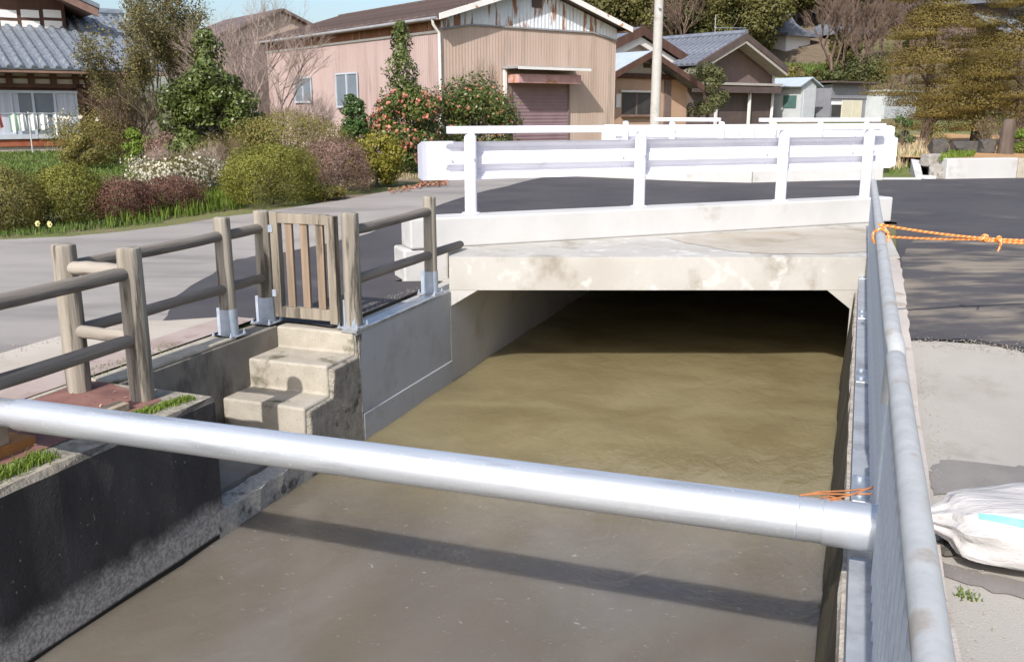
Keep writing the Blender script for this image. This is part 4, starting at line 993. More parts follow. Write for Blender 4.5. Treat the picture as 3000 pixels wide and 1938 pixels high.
cloth(26, 54, 388, 'green', 'pale green shirt hung out on the washing pole')
cloth(55, 74, 383, 'white', 'narrow white garment hung next to the pale green shirt', .2)
cloth(84, 108, 382, 'white', 'white shirt hung out between two white garments')
cloth(112, 139, 380, 'white', 'white shirt hung by a gap on the washing pole')
cloth(154, 172, 395, 'white', 'long white sheet hanging beside the flowering garden bush', .25)

# ---------- house beside the barn (two stacked gables)
MC = AY(1908, 300, 34.0); MC.xy = MC.xy + TB * .75; MC.z = .25
mh = thing('house', 'small tan house with twin stacked gables beside the barn', 'house', MC, PSI)
mx = lambda px, py, o=0: FP(MC, px, py, o)[0]; mz = lambda px, py, o=0: FP(MC, px, py, o)[1] - MC.z
xr = mx(2012, 300); xl = -2.1
zbm = mz(1908, 222)
B('wall', tan_plain, mh, xl, xr, 0, 5, -.3, zbm)
za = mz(1908, 158, -.5)
MB().loft([[(xl, .02, zbm), (xr, .02, zbm), (0, .02, za - .12)], [(xl, .3, zbm), (xr, .3, zbm), (0, .3, za - .12)]]).build('gable_plaster', plaster, mh)
B('gable_beam', wood_dk, mh, xl - .1, xr + .3, -.10, .015, zbm - .12, zbm + .06)
B('gable_vent', brown_dk, mh, mx(1886, 190), mx(1906, 190), -.02, .015, mz(1895, 199), mz(1895, 186))
slope = .42
for sg in (1, -1):
    xe_ = sg * 2.75
    r_ = roof_slab(xe_, za - 2.75 * slope, 0 if sg > 0 else .001, za, -.75, 3.2, .10, 'porch_roof', shed_roof if sg < 0 else tile_grey, mh)
    MB().loft([[(0, -.80, za - .12), (xe_, -.80, za - .12 - 2.75 * slope), (xe_, -.80, za + .1 - 2.75 * slope), (0, -.80, za + .1)], [(0, -.752, za - .12), (xe_, -.752, za - .12 - 2.75 * slope), (xe_, -.752, za + .1 - 2.75 * slope), (0, -.752, za + .1)]]).build('barge_board', wood_dk, r_)
ua, uzz = FP(MC, 1841, 91, 3.4); uzz -= MC.z
for sg in (1, -1):
    xe_ = ua + sg * 4.1
    r_ = roof_slab(xe_, uzz - 4.1 * .385, ua if sg > 0 else ua + .001, uzz, 2.6, 9, .12, 'main_roof', tile_grey, mh)
    MB().loft([[(ua, 2.52, uzz - .22), (xe_, 2.52, uzz - .22 - 4.1 * .385), (xe_, 2.52, uzz + .14 - 4.1 * .385), (ua, 2.52, uzz + .14)], [(ua, 2.595, uzz - .22), (xe_, 2.595, uzz - .22 - 4.1 * .385), (xe_, 2.595, uzz + .14 - 4.1 * .385), (ua, 2.595, uzz + .14)]]).build('barge_board', wood_dk, r_)
    MB().loft([[(ua, 2.7, uzz - .55), (ua + sg * 3.5, 2.7, uzz - .55 - 3.5 * .385), (ua + sg * 3.5, 2.7, uzz - .25 - 3.5 * .385), (ua, 2.7, uzz - .25)], [(ua, 2.8, uzz - .55), (ua + sg * 3.5, 2.8, uzz - .55 - 3.5 * .385), (ua + sg * 3.5, 2.8, uzz - .25 - 3.5 * .385), (ua, 2.8, uzz - .25)]]).build('gable_trim', trim_white, r_)
MB().loft([[(ua - 3.4, 3.0, 0), (ua + 3.4, 3.0, 0), (ua + 3.4, 3.0, uzz - 1.5), (ua, 3.0, uzz - .15), (ua - 3.4, 3.0, uzz - 1.5)], [(ua - 3.4, 8, 0), (ua + 3.4, 8, 0), (ua + 3.4, 8, uzz - 1.5), (ua, 8, uzz - .15), (ua - 3.4, 8, uzz - 1.5)]]).build('rear_wall', plaster, mh)
wd = B('window', glass_dk, mh, mx(1822, 300), mx(1906, 300), -.02, .01, mz(1860, 336), mz(1860, 272))
B('window_head', trim_white, wd, mx(1814, 270), mx(1912, 270), -.12, .0, mz(1860, 271), mz(1860, 265))
B('window_frame', brown_sid, wd, mx(1862, 300), mx(1866, 300), -.03, -.021, mz(1860, 336), mz(1860, 272)); B('sill', wood_soffit, wd, mx(1818, 340), mx(1910, 340), -.14, 0, mz(1860, 342), mz(1860, 336))
B('panel', plaster_w, mh, mx(1803, 295), mx(1816, 295), -.05, -.01, mz(1810, 315), mz(1810, 275))
B('downpipe', brown_sid, mh, mx(1944, 300), mx(1962, 300), -.06, -.005, -.2, zbm - .15)
# ---------- utility pole
pp = AY(1917, 400, 29.0)
po = thing('utility_pole', 'tall pale concrete utility pole before the small tan house', 'pole', (pp.x, pp.y, .2), 0)
MB().lathe([(.165, -.3), (.16, .0), (.135, 4.5), (.10, 9.5), (.09, 9.52)], 20).build('shaft', pole_m, po, smooth=True)
B('cross_arm', galv_dull, po, -.7, .7, -.18, -.10, 8.6, 8.7); B('step_bolt', galv_dull, po, -.03, .03, -.22, -.12, 4.2, 4.26)

# ---------- brown house
RC = AY(2176, 300, 40.0); RC.xy = RC.xy + TB * .8; RC.z = .3
rh = thing('house', 'brown sided house with a grey tiled roof and rooftop antenna', 'house', RC, PSI)
rx = lambda px, py, o=0: FP(RC, px, py, o)[0]; rz = lambda px, py, o=0: FP(RC, px, py, o)[1] - RC.z
xr = rx(2262, 260); xl = -xr - .1; za = rz(2176, 104, -.8); sl_ = (za - rz(2308, 203, -.8)) / rx(2308, 203, -.8)
ztop = za - .25 - xr * sl_
MB().loft([[(xl, 0, -.3), (xr, 0, -.3), (xr, 0, ztop), (0, 0, za - .25), (xl, 0, ztop)], [(xl, 8, -.3), (xr, 8, -.3), (xr, 8, ztop), (0, 8, za - .25), (xl, 8, ztop)]]).build('wall', brown_sid, rh)
sid = MB().box(xl, xr, -.014, -.002, 0, .012).mesh('siding_joint', brown_dk)
ey = rx(2308, 200, -.8)
tile_roof(rh, Vector((-ey, 8.6, za - ey * sl_)), Vector((-ey, -.75, za - ey * sl_)), Vector((ey, 0, ey * sl_)), 'roof', tile_grey, .30, .07)
tile_roof(rh, Vector((ey, -.75, za - ey * sl_)), Vector((ey, 8.6, za - ey * sl_)), Vector((-ey, 0, ey * sl_)), 'roof', tile_grey, .30, .07)
MB().tube([(0, -.8, za + .12), (0, 8.6, za + .12)], .13, 8).build('ridge_tiles', tile_grey, rh, smooth=True)
for sg in (1, -1):
    MB().loft([[(0, -.84, za - .16), (sg * ey, -.84, za - .16 - ey * sl_), (sg * ey, -.84, za + .10 - ey * sl_), (0, -.84, za + .10)], [(0, -.755, za - .16), (sg * ey, -.755, za - .16 - ey * sl_), (sg * ey, -.755, za + .10 - ey * sl_), (0, -.755, za + .10)]]).build('barge_board', brown_dk, rh)
    MB().loft([[(0, -.80, za - .30), (sg * ey, -.80, za - .30 - ey * sl_), (sg * ey, -.80, za - .165 - ey * sl_), (0, -.80, za - .165)], [(0, -.1, za - .30), (sg * ey, -.1, za - .30 - ey * sl_), (sg * ey, -.1, za - .165 - ey * sl_), (0, -.1, za - .165)]]).build('soffit', foundation, rh)
zaw = rz(2176, 248)
aw = B('awning', brown_sid, rh, xl + .2, xr - .02, -.5, -.0, zaw - .06, zaw + .03)
B('awning_face', brown_dk, aw, xl + .2, xr - .02, -.53, -.502, zaw - .36, zaw - .1); B('awning_edge', foundation, aw, xl + .15, xr, -.56, -.532, zaw - .05, zaw + .05)
B('garage_door', brown_dk, rh, rx(2110, 320), rx(2258, 320), -.02, -.004, -.1, zaw - .35)
for px in (2098, 2195): x = rx(px, 320, -.3); B('white_post', trim_white, rh, x - .05, x + .05, -.34, -.24, -.3, zaw - .3)
MB().tube([(xr - .06, -.08, ztop + .1), (xr - .06, -.1, 1.0), (xr - .12, -.12, .7), (xr - .14, -.12, .2)], .065, 8).build('downpipe', trim_white, rh, smooth=True)
an = MB().tube([(0, .9, za + .1), (0, .9, za + .95)], .02, 6).build('antenna', galv, rh)
MB().tube([(0, .9, za + .42), (.0, -.75, za + .3)], .012, 5).build('antenna_boom', galv, an)
for k in range(6): MB().tube([(-.16, .7 - k * .27, za + .40 - k * .017), (.16, .7 - k * .27, za + .40 - k * .017)], .010, 5).build('antenna_element', galv, an)

# ---------- sheds and far buildings
def shed(name, label, px, py, Y, w_, d_, h_, wallm, roofm, ov=.25, pitch=.3, ridge='x'):
    c = AY(px, py, Y); c.z = hz(c.x, c.y)
    t = thing(name, label, 'shed', c, PSI)
    B('wall', wallm, t, 0, w_, 0, d_, -.3, h_)
    return t, c
t_, c_ = shed('shed', 'small pale blue metal shed with a light gabled roof', 2345, 330, 42.5, 1.05, 3.2, 1.55, shed_blue, shed_roof)
sx = lambda px, py: FP(c_, px, py)[0]
for sg in (-1, 1):
    roof_slab(.525 + sg * .85, 1.45, .525 if sg > 0 else .5255, 1.85, -.15, 3.3, .05, 'roof', shed_roof, t_)
MB().loft([[(0, .0, 1.55), (1.05, .0, 1.55), (.525, 0, 1.8)], [(0, .1, 1.55), (1.05, .1, 1.55), (.525, .1, 1.8)]]).build('gable', shed_blue, t_)
B('door', shed_blue, t_, .12, .93, -.03, -.003, 0, 1.35); B('side_window', teal, t_, -.03, -.003, .25, .95, .55, 1.1); B('frame', trim_white, t_, -.035, -.002, 1.55, 1.62, 0, 1.45)
t_, c_ = shed('shed', 'grey shed with cream sliding panels and a flat dark roof', 2430, 330, 44.0, 2.9, 2.2, 1.55, shed_grey, shed_grey)
B('upper_cladding', shed_grey, t_, -.02, 2.9, -.03, 0, .95, 1.62); B('roof', brown_dk, t_, -.25, 3.1, -.4, 2.4, 1.66, 1.74); B('roof_rail', brown_dk, t_, -.1, 3.0, -.3, -.2, 1.58, 1.66)
for k in range(3): B('joint_strip', foundation, t_, -.02, 2.9, -.045, -.031, .98 + k * .2, .995 + k * .2)
B('open_bay', glass_dk, t_, .15, .85, -.02, -.003, .15, .66); B('bay_lintel', plaster_w, t_, .1, .85, -.05, -.003, .68, .82)
for k in range(2): B('sliding_panel', shed_cream, t_, .9 + k * .84, 1.7 + k * .84, -.05, -.003, -.05, .88, .01)
t_, c_ = shed('shed', 'pale blue metal lean-to behind the golden conifers', 2590, 330, 45.0, 2.8, 2.2, 1.25, shed_blue, shed_grey); B('roof', shed_roof, t_, -.1, 2.9, -.2, 2.4, 1.25, 1.33)
# white storehouse on the hillside
def roofed(name, label, px, pyb, Y, w_, d_, h_, rh_, wallm, cat='house', hang=.8, rot=PSI):
    c = AY(px, pyb, Y)
    t = thing(name, label, cat, c, rot)
    B('wall', wallm, t, -w_ / 2, w_ / 2, 0, d_, -1.2, h_)
    # curved hipped roof in three tiers
    prof = [(0, 1.0), (.25, .74), (.5, .52), (.75, .33), (1, .16)]
    rings = []
    for f, g_ in prof:
        hx, hy = (w_ / 2 + hang) * g_ if g_ < 1 else w_ / 2 + hang, (d_ / 2 + hang) * g_ if g_ < 1 else d_ / 2 + hang
        hx = max(hx, w_ * .22)
        z = h_ + rh_ * (f ** 1.6) - .05
        rings.append([(-hx, d_ / 2 - hy, z), (hx, d_ / 2 - hy, z), (hx, d_ / 2 + hy, z), (-hx, d_ / 2 + hy, z)])
    rings.insert(0, [(x, y, z - .18) for x, y, z in rings[0]])
    rf = MB().loft(rings).build('roof', tile_grey, t)
    MB().tube([(-w_ * .24, d_ / 2, h_ + rh_), (w_ * .24, d_ / 2, h_ + rh_)], .2, 8).build('ridge_tiles', tile_grey, rf)
    return t
t_ = roofed('storehouse', 'white plastered storehouse with a curved roof on the hillside', 2335, 176, 66, 2.7, 2.8, 1.75, 1.25, plaster_w, 'storehouse', .55)
B('window', wood_dk, t_, .1, .45, -.03, -.002, .5, .9); B('window', wood_dk, t_, .7, 1.05, -.03, -.002, .5, .9)
t_ = roofed('house', 'grey roofed house half hidden by bare hillside trees', 2530, 112, 68, 3.2, 4, .4, 1.3, plaster, 'house', .8)
t_ = roofed('house', 'big grey tiled hall roof rising behind the golden conifers', 2900, 120, 62, 4.0, 4, 2.3, 2.2, brown_sid, 'house', .9)
tile_roof(t_, Vector((-2.6, -2.2, .2)), Vector((2.6, -2.2, .2)), Vector((0, 2.2, 1.3)), 'front_roof', tile_blue, .36, .09)

# ================================================================== RIGHT BANK
# raised bed behind a low concrete wall
def bz(x, y):
    return hz(x, y) + .36
lw = thing('retaining_wall', 'low pale concrete retaining wall of the raised bed', 'wall', (7.85, 16.9, .2), 0)
LW = (-7.85, -16.9, -.2)
w0, w1 = Vector((7.86, 16.88)), Vector((9.27, 17.13))
kerb(w0, w1, .18, .1, .635, 'wall_face', lw, loc=LW)
kerb(w1 + (w1 - w0).normalized() * .01, Vector((16, 18.3)), .22, .1, .62, 'weathered_wall_face', lw, concrete_old, loc=LW)
MB().prism([(7.33, 16.90), (7.46, 16.86), (7.62, 17.5), (7.48, 17.55)], [.1] * 4, [.27, .25, .58, .60]).build('wing', concrete_panel, lw, bevel=.012, loc=LW)
MB().prism([(7.46, 16.86), (7.70, 16.90), (7.75, 17.05), (7.50, 17.1)], [.1] * 4, [.27, .30, .33, .33]).build('sloped_apron', concrete_new, lw, bevel=.01, loc=LW)
sheet('planting_bed', [(7.72, 17.35), (8.1, 17.08), (9.3, 17.28), (16, 18.45), (26, 20), (26, 34), (7.0, 34), (7.1, 19)], 0, orange_soil, .8, zf=lambda x, y: bz(x, y) - .02 + .05 * math.sin(x * 2.1) * math.sin(y * 1.7))
sheet('bank', [(6.75, 16.95), (7.35, 16.93), (7.7, 17.4), (7.2, 19.2), (7.1, 34), (1.5, 34), (2.5, 19.5), (4.2, 16.75), (6.6, 16.98)], .03, garden_ground, .7, zf=lambda x, y: hz(x, y) + .3 * ss((y - 17.2) / 1.6))
def rock(name, label, c, sx_, sy_, sz_, mat, seed, rz_=0):
    bm = bmesh.new(); bmesh.ops.create_icosphere(bm, subdivisions=3, radius=1)
    r = random.Random(seed); ph = [r.uniform(0, 6) for _ in range(6)]
    for v in bm.verts:
        p = v.co.copy()
        k = 1 + .16 * math.sin(3 * p.x + ph[0]) * math.cos(2.5 * p.y + ph[1]) + .10 * math.sin(6 * p.z + 4 * p.x + ph[2])
        q = [max(-.72, min(.72, a * k)) for a in p]
        v.co = Vector((q[0] * sx_, q[1] * sy_, q[2] * sz_)) * 1.3
    me = bpy.data.meshes.new(name); bm.to_mesh(me); bm.free(); me.materials.append(mat)
    o = place(me, name, None, c, (0, 0, rz_)); return tag(o, label, 'rock')
rock('rock', 'squat black boulder standing on the raised bed', AY(2748, 428, 18.2) + Vector((0, 0, -.02)), .17, .15, .17, rock_dark, 1)
rock('rock', 'pale rubble stone filling the wall corner top', AY(2728, 470, 17.35), .19, .14, .13, rock_m, 2, .4)
rock('rock', 'grey rubble stone under the pale corner stone', AY(2740, 498, 17.15), .15, .12, .13, rock_m, 3, 1.2)
rock('rock', 'small brown stone low in the wall corner', AY(2755, 515, 17.05), .10, .09, .09, rock_m, 4, .2)
rock('rock', 'long dark stone edging the bed beneath the conifers', AY(2850, 432, 19.4), .45, .15, .14, rock_dark, 5, .1)
rock('rock', 'rounded dark stone beside the mossy stump', AY(2890, 428, 19.2), .16, .14, .15, rock_dark, 6)
st0 = AY(2948, 438, 19.0)
o = MB().lathe([(.18, -.2), (.15, 0), (.13, .3), (.12, .55), (.09, .60)], 14, jit=.12, seed=4).build('tree_stump', bark, None, smooth=True, loc=st0); tag(o, 'dark upright tree stump on the raised bed', 'stump')

# ================================================================== VEGETATION
def leaf_mesh(name, P, Nn, size, mat, seed=0, aspect=.5, droop=0.0, szvar=.35):
    r = np.random.default_rng(seed); n = len(P)
    Nn = Nn / (np.linalg.norm(Nn, axis=1, keepdims=True) + 1e-9)
    rv = r.normal(size=(n, 3)); rv[:, 2] -= droop
    A = np.cross(Nn, rv); A /= (np.linalg.norm(A, axis=1, keepdims=True) + 1e-9)
    Bv = np.cross(Nn, A)
    L_ = (size * (1 + szvar * r.uniform(-1, 1, n)))[:, None]
    V = np.stack([P - A * L_ * .5, P + Bv * L_ * aspect * .5 + Nn * L_ * .06, P + A * L_ * .5, P - Bv * L_ * aspect * .5 + Nn * L_ * .06], 1).reshape(-1, 3)
    me = bpy.data.meshes.new(name)
    me.vertices.add(4 * n); me.vertices.foreach_set('co', V.astype(np.float32).ravel())
    me.loops.add(4 * n); me.loops.foreach_set('vertex_index', np.arange(4 * n, dtype=np.int32))
    me.polygons.add(n); me.polygons.foreach_set('loop_start', np.arange(0, 4 * n, 4, dtype=np.int32)); me.polygons.foreach_set('loop_total', np.full(n, 4, np.int32))
    me.update(calc_edges=True); me.materials.append(mat); return me
def sph(n, r):
    v = r.normal(size=(n, 3)); return v / np.linalg.norm(v, axis=1, keepdims=True)
def dome(n, rx_, ry_, h, r, depth=.3, lump=.10, flat=1.0, zmin=.03):
    """leaves in the outer layer of a lumpy dome standing on z = 0"""
    n2 = int(n * 1.15); zn = r.uniform(-1, 1, n2); a = r.uniform(0, 2 * math.pi, n2)
    rad = np.where(zn > -.2, (1 - np.abs(np.clip((zn + .2) / 1.2, 0, 1)) ** 2.4) ** .5, 1 - .10 * ((-zn - .2) / .8) ** 2)
    d = np.stack([np.cos(a) * rad, np.sin(a) * rad, zn], 1); ph = r.uniform(0, 6, 6)
    k = 1 + lump * (np.sin(3.1 * d[:, 0] * 2 + ph[0]) * np.sin(2.7 * d[:, 1] * 2 + ph[1]) + .6 * np.sin(5 * d[:, 2] + 5 * d[:, 0] + ph[2]) + .5 * np.sin(9 * d[:, 1] + 4 * d[:, 0] + ph[3]))
    q = 1 + .06 * r.normal(size=n2) - depth * r.uniform(0, 1, n2) ** 1.7
    P = d * (k * q)[:, None] * np.array([rx_, ry_, h * .5]); P[:, 2] += h * .5
    ok = P[:, 2] > zmin; P, d = P[ok][:n], d[ok][:n]
    return P, d + r.normal(size=d.shape) * .6
def clumps(n, k, rx_, ry_, h, r, cr=.35, z0=.0, cone=0.0, flat=.75):
    """leaves gathered in separate clumps through a crown volume; cone > 0 narrows it upward"""
    c = sph(k, r) * (r.uniform(.25, 1, k) ** .45)[:, None]
    c[:, 2] = (c[:, 2] + 1) / 2
    w_ = 1 - cone * c[:, 2]
    c[:, 0] *= rx_ * w_; c[:, 1] *= ry_ * w_; c[:, 2] = z0 + c[:, 2] * (h - z0)
    idx = r.integers(0, k, n); d = sph(n, r)
    rad = cr * min(rx_, ry_) * (.7 + .6 * r.uniform(0, 1, k))[idx] * (.45 + .55 * w_[idx])
    q = (1 - .5 * r.uniform(0, 1, n) ** 1.5)
    P = c[idx] + d * (rad * q)[:, None] * np.array([1, 1, flat])
    ok = P[:, 2] > .02
    return P[ok], (d + np.array([0, 0, .35]) + r.normal(size=d.shape) * .5)[ok]
def limbs(h, spread, r, n=7, r0=.05, name='stem', mat=bark, parent=None, lean=.0):
    mb = MB(); rr = random.Random(int(r.integers(1e6)))
    mb.tube([(0, 0, -.1), (lean * .3, 0, h * .35), (lean, rr.uniform(-.1, .1) * spread, h * .8)], [r0, r0 * .8, r0 * .3], 7)
    for k in range(n):
        a = 2 * math.pi * k / n + rr.uniform(-.4, .4); f = rr.uniform(.12, .6)
        s = spread * rr.uniform(.5, .95)
        mb.tube([(lean * f, 0, h * f), (math.cos(a) * s * .5, math.sin(a) * s * .5, h * (f + .2)), (math.cos(a) * s, math.sin(a) * s, h * min(.95, f + .42))], [r0 * .55, r0 * .35, r0 * .12], 5)
    return mb.build(name, mat, parent)
def twigs(h, spread, seed, levels=4, r0=.03, up=.55, nb=3, mat=twig_brown, name='branches', parent=None, stems=1, sides=3, crook=.35):
    rr = random.Random(seed); mb = MB()
    def grow(p, d, Ln, r, lv):
        mid = p + d * Ln * .5 + Vector((rr.uniform(-1, 1), rr.uniform(-1, 1), rr.uniform(-.5, .5))) * Ln * .07
        e = p + d * Ln + Vector((rr.uniform(-1, 1), rr.uniform(-1, 1), rr.uniform(-.3, .3))) * Ln * .10
        mb.tube([p, mid, e], [r, r * .82, r * .62], sides if lv < levels - 1 else 6, cap=False)
        if lv == 0: return
        for k in range(nb + (1 if rr.random() < .4 else 0)):
            f = rr.uniform(.45, 1.0); q = p.lerp(e, f)
            dd = (d + Vector((rr.uniform(-1, 1), rr.uniform(-1, 1), rr.uniform(-.4, .8) * up)) * (crook + .45)).normalized()
            grow(q, dd, Ln * rr.uniform(.55, .82), r * .58, lv - 1)
    tot = sum(.72 ** k for k in range(levels + 1))
    for s in range(stems):
        a = 2 * math.pi * s / stems + rr.random()
        d = Vector((math.cos(a) * spread * (.35 if stems > 1 else .08), math.sin(a) * spread * (.35 if stems > 1 else .08), 1)).normalized()
        grow(Vector((math.cos(a) * .04 * stems, math.sin(a) * .04 * stems, -.05)), d, h / tot * 1.12, r0, levels)
    return mb.build(name, mat, parent)
def gpt(px, Y, z=None):
    p = AY(px, 500, Y); return Vector((p.x, p.y, hz(p.x, p.y) if z is None else z))
def wid(px0, px1, Y): return (px1 - px0) / F * Y * .97
def topz(py, Y): return AY(1500, py, Y).z
def shrub(label, px0, px1, pyt, Y, mat, leaf, n, seed, kind='dome', name='garden_shrub', depth=.3, lump=.1, flowers=None, twig=None, ry=None, k=30, cr=.35, cone=0, group=None, cat='shrub', stem=True, zb=0.0, aspect=.5, extra=None):
    r = np.random.default_rng(seed)
    c = gpt((px0 + px1) / 2, Y); h = topz(pyt, Y) - c.z; w_ = wid(px0, px1, Y) / 2
    t = thing(name, label, cat, c, 0, group)
    if stem: limbs(h * .8, w_ * .75, r, 8, .018 + .012 * h, 'stem', twig or bark, t)
    if kind == 'dome': P, Nn = dome(n, w_, ry or w_ * .9, h, r, depth, lump)
    else: P, Nn = clumps(n, k, w_ * .82, ry or w_ * .8, h * .93, r, cr, zb, cone)
    place(leaf_mesh('foliage', P, Nn, leaf, mat, seed, aspect), 'foliage', t)
    if extra:
        i = np.argsort(P[:, 2])[-len(P) // 6:]
        place(leaf_mesh('spire_foliage', *extra(r), leaf, mat, seed + 1, aspect), 'spire_foliage', t)
    if flowers:
        fm, fn, fs, lo = flowers
        cand = np.where((P[:, 2] > h * lo) & (P[:, 1] < w_ * .1) & (np.hypot(P[:, 0], P[:, 1]) > w_ * .45))[0]
        i = r.choice(cand, min(fn, len(cand)), replace=False)
        d = P[i] * np.array([1, 1, .6]) - np.array([0, 0, h * .25]); d /= np.linalg.norm(d, axis=1, keepdims=True) + 1e-6
        PP = np.concatenate([P[i] + d * fs * 1.1 + r.normal(size=d.shape) * fs * .25 for _ in range(3)]); NN = np.concatenate([d + r.normal(size=d.shape) * .6 for _ in range(3)])
        place(leaf_mesh('flowers', PP, NN, fs, fm, seed + 5, .85), 'flowers', t)['kind'] = 'stuff'
    return t
def twiggy(label, px0, px1, pyt, Y, mat, seed, stems=5, levels=4, nb=3, r0=.02, name='bare_shrub', leaf=None, cat='shrub', group=None, spread=1.0, up=.55, crook=.35):
    c = gpt((px0 + px1) / 2, Y); h = topz(pyt, Y) - c.z
    t = thing(name, label, cat, c, 0, group)
    b_ = twigs(h, spread, seed, levels, r0, up, nb, mat, 'branches', t, stems, crook=crook)
    # scale the crown sideways to the width it has
    co = np.array([v.co[:] for v in b_.data.vertices]); zmax = co[:, 2].max(); xm = np.percentile(np.abs(co[:, 0]), 97)
    w_ = wid(px0, px1, Y) / 2
    b_.data.transform(Matrix.Diagonal((w_ / xm, w_ / xm, h / zmax, 1)))
    if leaf:
        lm, n, ls = leaf; r = np.random.default_rng(seed)
        co = np.array([v.co[:] for v in b_.data.vertices]); sel = co[co[:, 2] > h * .25]
        i = r.integers(0, len(sel), n); P = sel[i] + r.normal(size=(n, 3)) * .06 * max(1, w_ * .6)
        place(leaf_mesh('foliage', P, r.normal(size=(n, 3)) + np.array([0, 0, .6]), ls, lm, seed), 'foliage', t)
    return t

# --- roadside and garden shrubs, front to back
shrub('round clipped yellow-green shrub between the white-flowered and purple-brown bushes', 655, 930, 425, 13.6, leaf_box, .030, 22000, 1, depth=.22, lump=.085)
shrub('clipped yellow-green shrub left of the dark red-brown bush', 85, 300, 482, 12.3, leaf_box, .030, 15000, 2, depth=.28, lump=.07)
shrub('olive-green shrub at the road edge beside the daffodils', -130, 105, 488, 11.7, leaf_mnd, .030, 14000, 3, depth=.28, lump=.08)
shrub('low dark red-brown bush along the road edge', 265, 450, 520, 12.4, leaf_red, .026, 11000, 4, depth=.4, lump=.14, twig=twig_brown)
shrub('second dark red-brown bush in front of the white flowers', 400, 590, 515, 13.0, leaf_red, .026, 9500, 5, depth=.4, lump=.14, twig=twig_brown)
shrub('sprawling bush covered in small white blossom', 380, 680, 455, 14.4, leaf_olv, .030, 9000, 6, depth=.35, lump=.14, flowers=(petal_white, 800, .034, .3))
shrub('twiggy purple-brown bush next to the round clipped shrub', 880, 1090, 400, 14.8, leaf_pur, .028, 14000, 7, depth=.4, lump=.12, twig=twig_pink)
shrub('yellow-leaved evergreen bush beside the purple-brown bush', 1015, 1190, 388, 16.0, leaf_yel, .055, 8500, 8, kind='clumps', k=34, cr=.45)
shrub('broad olive mound of clipped shrub behind the round one', 655, 1030, 328, 17.4, leaf_mnd, .035, 22000, 9, depth=.3, lump=.07, ry=.9)
shrub('low brown undergrowth under the round clipped shrub', 885, 1010, 545, 14.0, leaf_mnd, .035, 4000, 10, depth=.4, lump=.15)
def spire(cx, z0, z1, r0):
    def f(r):
        n = 2600; z = r.uniform(0, 1, n); a = r.uniform(0, 6.28, n); q = r0 * (1 - z * .8) * np.sqrt(r.uniform(.1, 1, n)) * (1 + .35 * np.sin(z * 17 + 2 * np.sin(a)) + .2 * np.sin(3 * a + z * 9))
        P = np.stack([cx + q * np.cos(a), q * np.sin(a), z0 + (z1 - z0) * z], 1); return P, np.stack([np.cos(a), np.sin(a), .5 + 0 * a], 1) + r.normal(size=P.shape) * .5
    return f
shrub('glossy green camellia tree with a pointed top by the house', 455, 815, 165, 18.0, leaf_cam, .08, 19000, 11, kind='clumps', name='camellia_tree', cat='tree', k=52, cr=.36, cone=.28, extra=spire(-.02, 1.0, 2.72, .66))
shrub('camellia with pink blossom and a tall dark spire', 1070, 1340, 215, 19.0, leaf_cam, .072, 13000, 12, kind='clumps', name='camellia_tree', cat='tree', k=44, cr=.42, cone=.22, flowers=(petal_pink, 230, .06, .15), extra=spire(-.14, 1.3, 2.95, .46))
shrub('wide camellia bush before the barn shutter door', 1225, 1560, 225, 21.0, leaf_cam, .072, 16000, 13, kind='clumps', name='camellia_bush', k=60, cr=.44, cone=.15, flowers=(petal_pink, 120, .05, .3))
shrub('slim dark evergreen in front of the barn side window', 975, 1110, 222, 20.0, leaf_cam_dk, .07, 6500, 14, kind='clumps', k=40, cr=.5, cone=.55)
shrub('flowering garden bush beside the laundry', 150, 450, 315, 22.5, leaf_mnd, .05, 16000, 15, kind='clumps', k=60, cr=.45, cone=.15, flowers=(petal_white, 16, .09, .75))
shrub('small bright green bush below the flowering garden bush', 362, 450, 370, 20.0, leaf_grass, .06, 3000, 16, kind='clumps', k=20, cr=.5)
shrub('dark evergreen shrub at the foot of the camellia tree', 690, 825, 285, 18.8, leaf_cam_dk, .065, 6000, 17, kind='clumps', k=30, cr=.5, cone=.3)
shrub('low leafy shrub under the flowering garden bush', 180, 310, 392, 20.5, leaf_mnd, .05, 4500, 18, kind='clumps', k=24, cr=.5)
shrub('brownish low shrub at the foot of the scruffy olive tree', 430, 560, 385, 18.0, leaf_pur, .04, 6000, 19, depth=.4, lump=.14)
shrub('olive undergrowth between the camellia tree and the clipped mound', 560, 700, 400, 17.0, leaf_olv, .04, 6000, 20, depth=.4, lump=.14)
twiggy('tall scruffy olive tree beside the tiled house', 345, 650, -110, 21.5, twig_olive, 21, stems=6, levels=5, nb=3, r0=.045, name='olive_brown_tree', leaf=(leaf_olv, 24000, .06), cat='tree', spread=1.0)
twiggy('brown leafless bush in front of the tiled house', 300, 490, 180, 22.5, twig_brown, 22, stems=7, levels=5, nb=3, r0=.03, leaf=(leaf_olv, 1500, .05))
twiggy('bare pale-twigged tree in front of the pink barn', 590, 990, -90, 20.5, twig_pink, 29, stems=3, levels=6, nb=3, r0=.042, name='bare_tree', cat='tree', spread=.9)
twiggy('leafless brown shrub below the barn side window', 760, 990, 240, 21.0, twig_pink, 24, stems=9, levels=5, nb=3, r0=.020)
twiggy('thin bare shrub by the barn corner downpipe', 1195, 1300, 135, 23.0, twig_pink, 25, stems=5, levels=5, nb=2, r0=.022)
twiggy('bare twiggy shrub rising behind the wide camellia bush', 1310, 1480, 130, 23.0, twig_brown, 26, stems=6, levels=5, nb=3, r0=.020)
twiggy('pinkish bare twigs behind the white blossom bush', 420, 660, 400, 16.0, twig_pink, 27, stems=11, levels=4, nb=3, r0=.012)
twiggy('purple-brown twigs left of the broad olive mound', 640, 730, 380, 16.2, twig_brown, 28, stems=8, levels=4, nb=3, r0=.012)

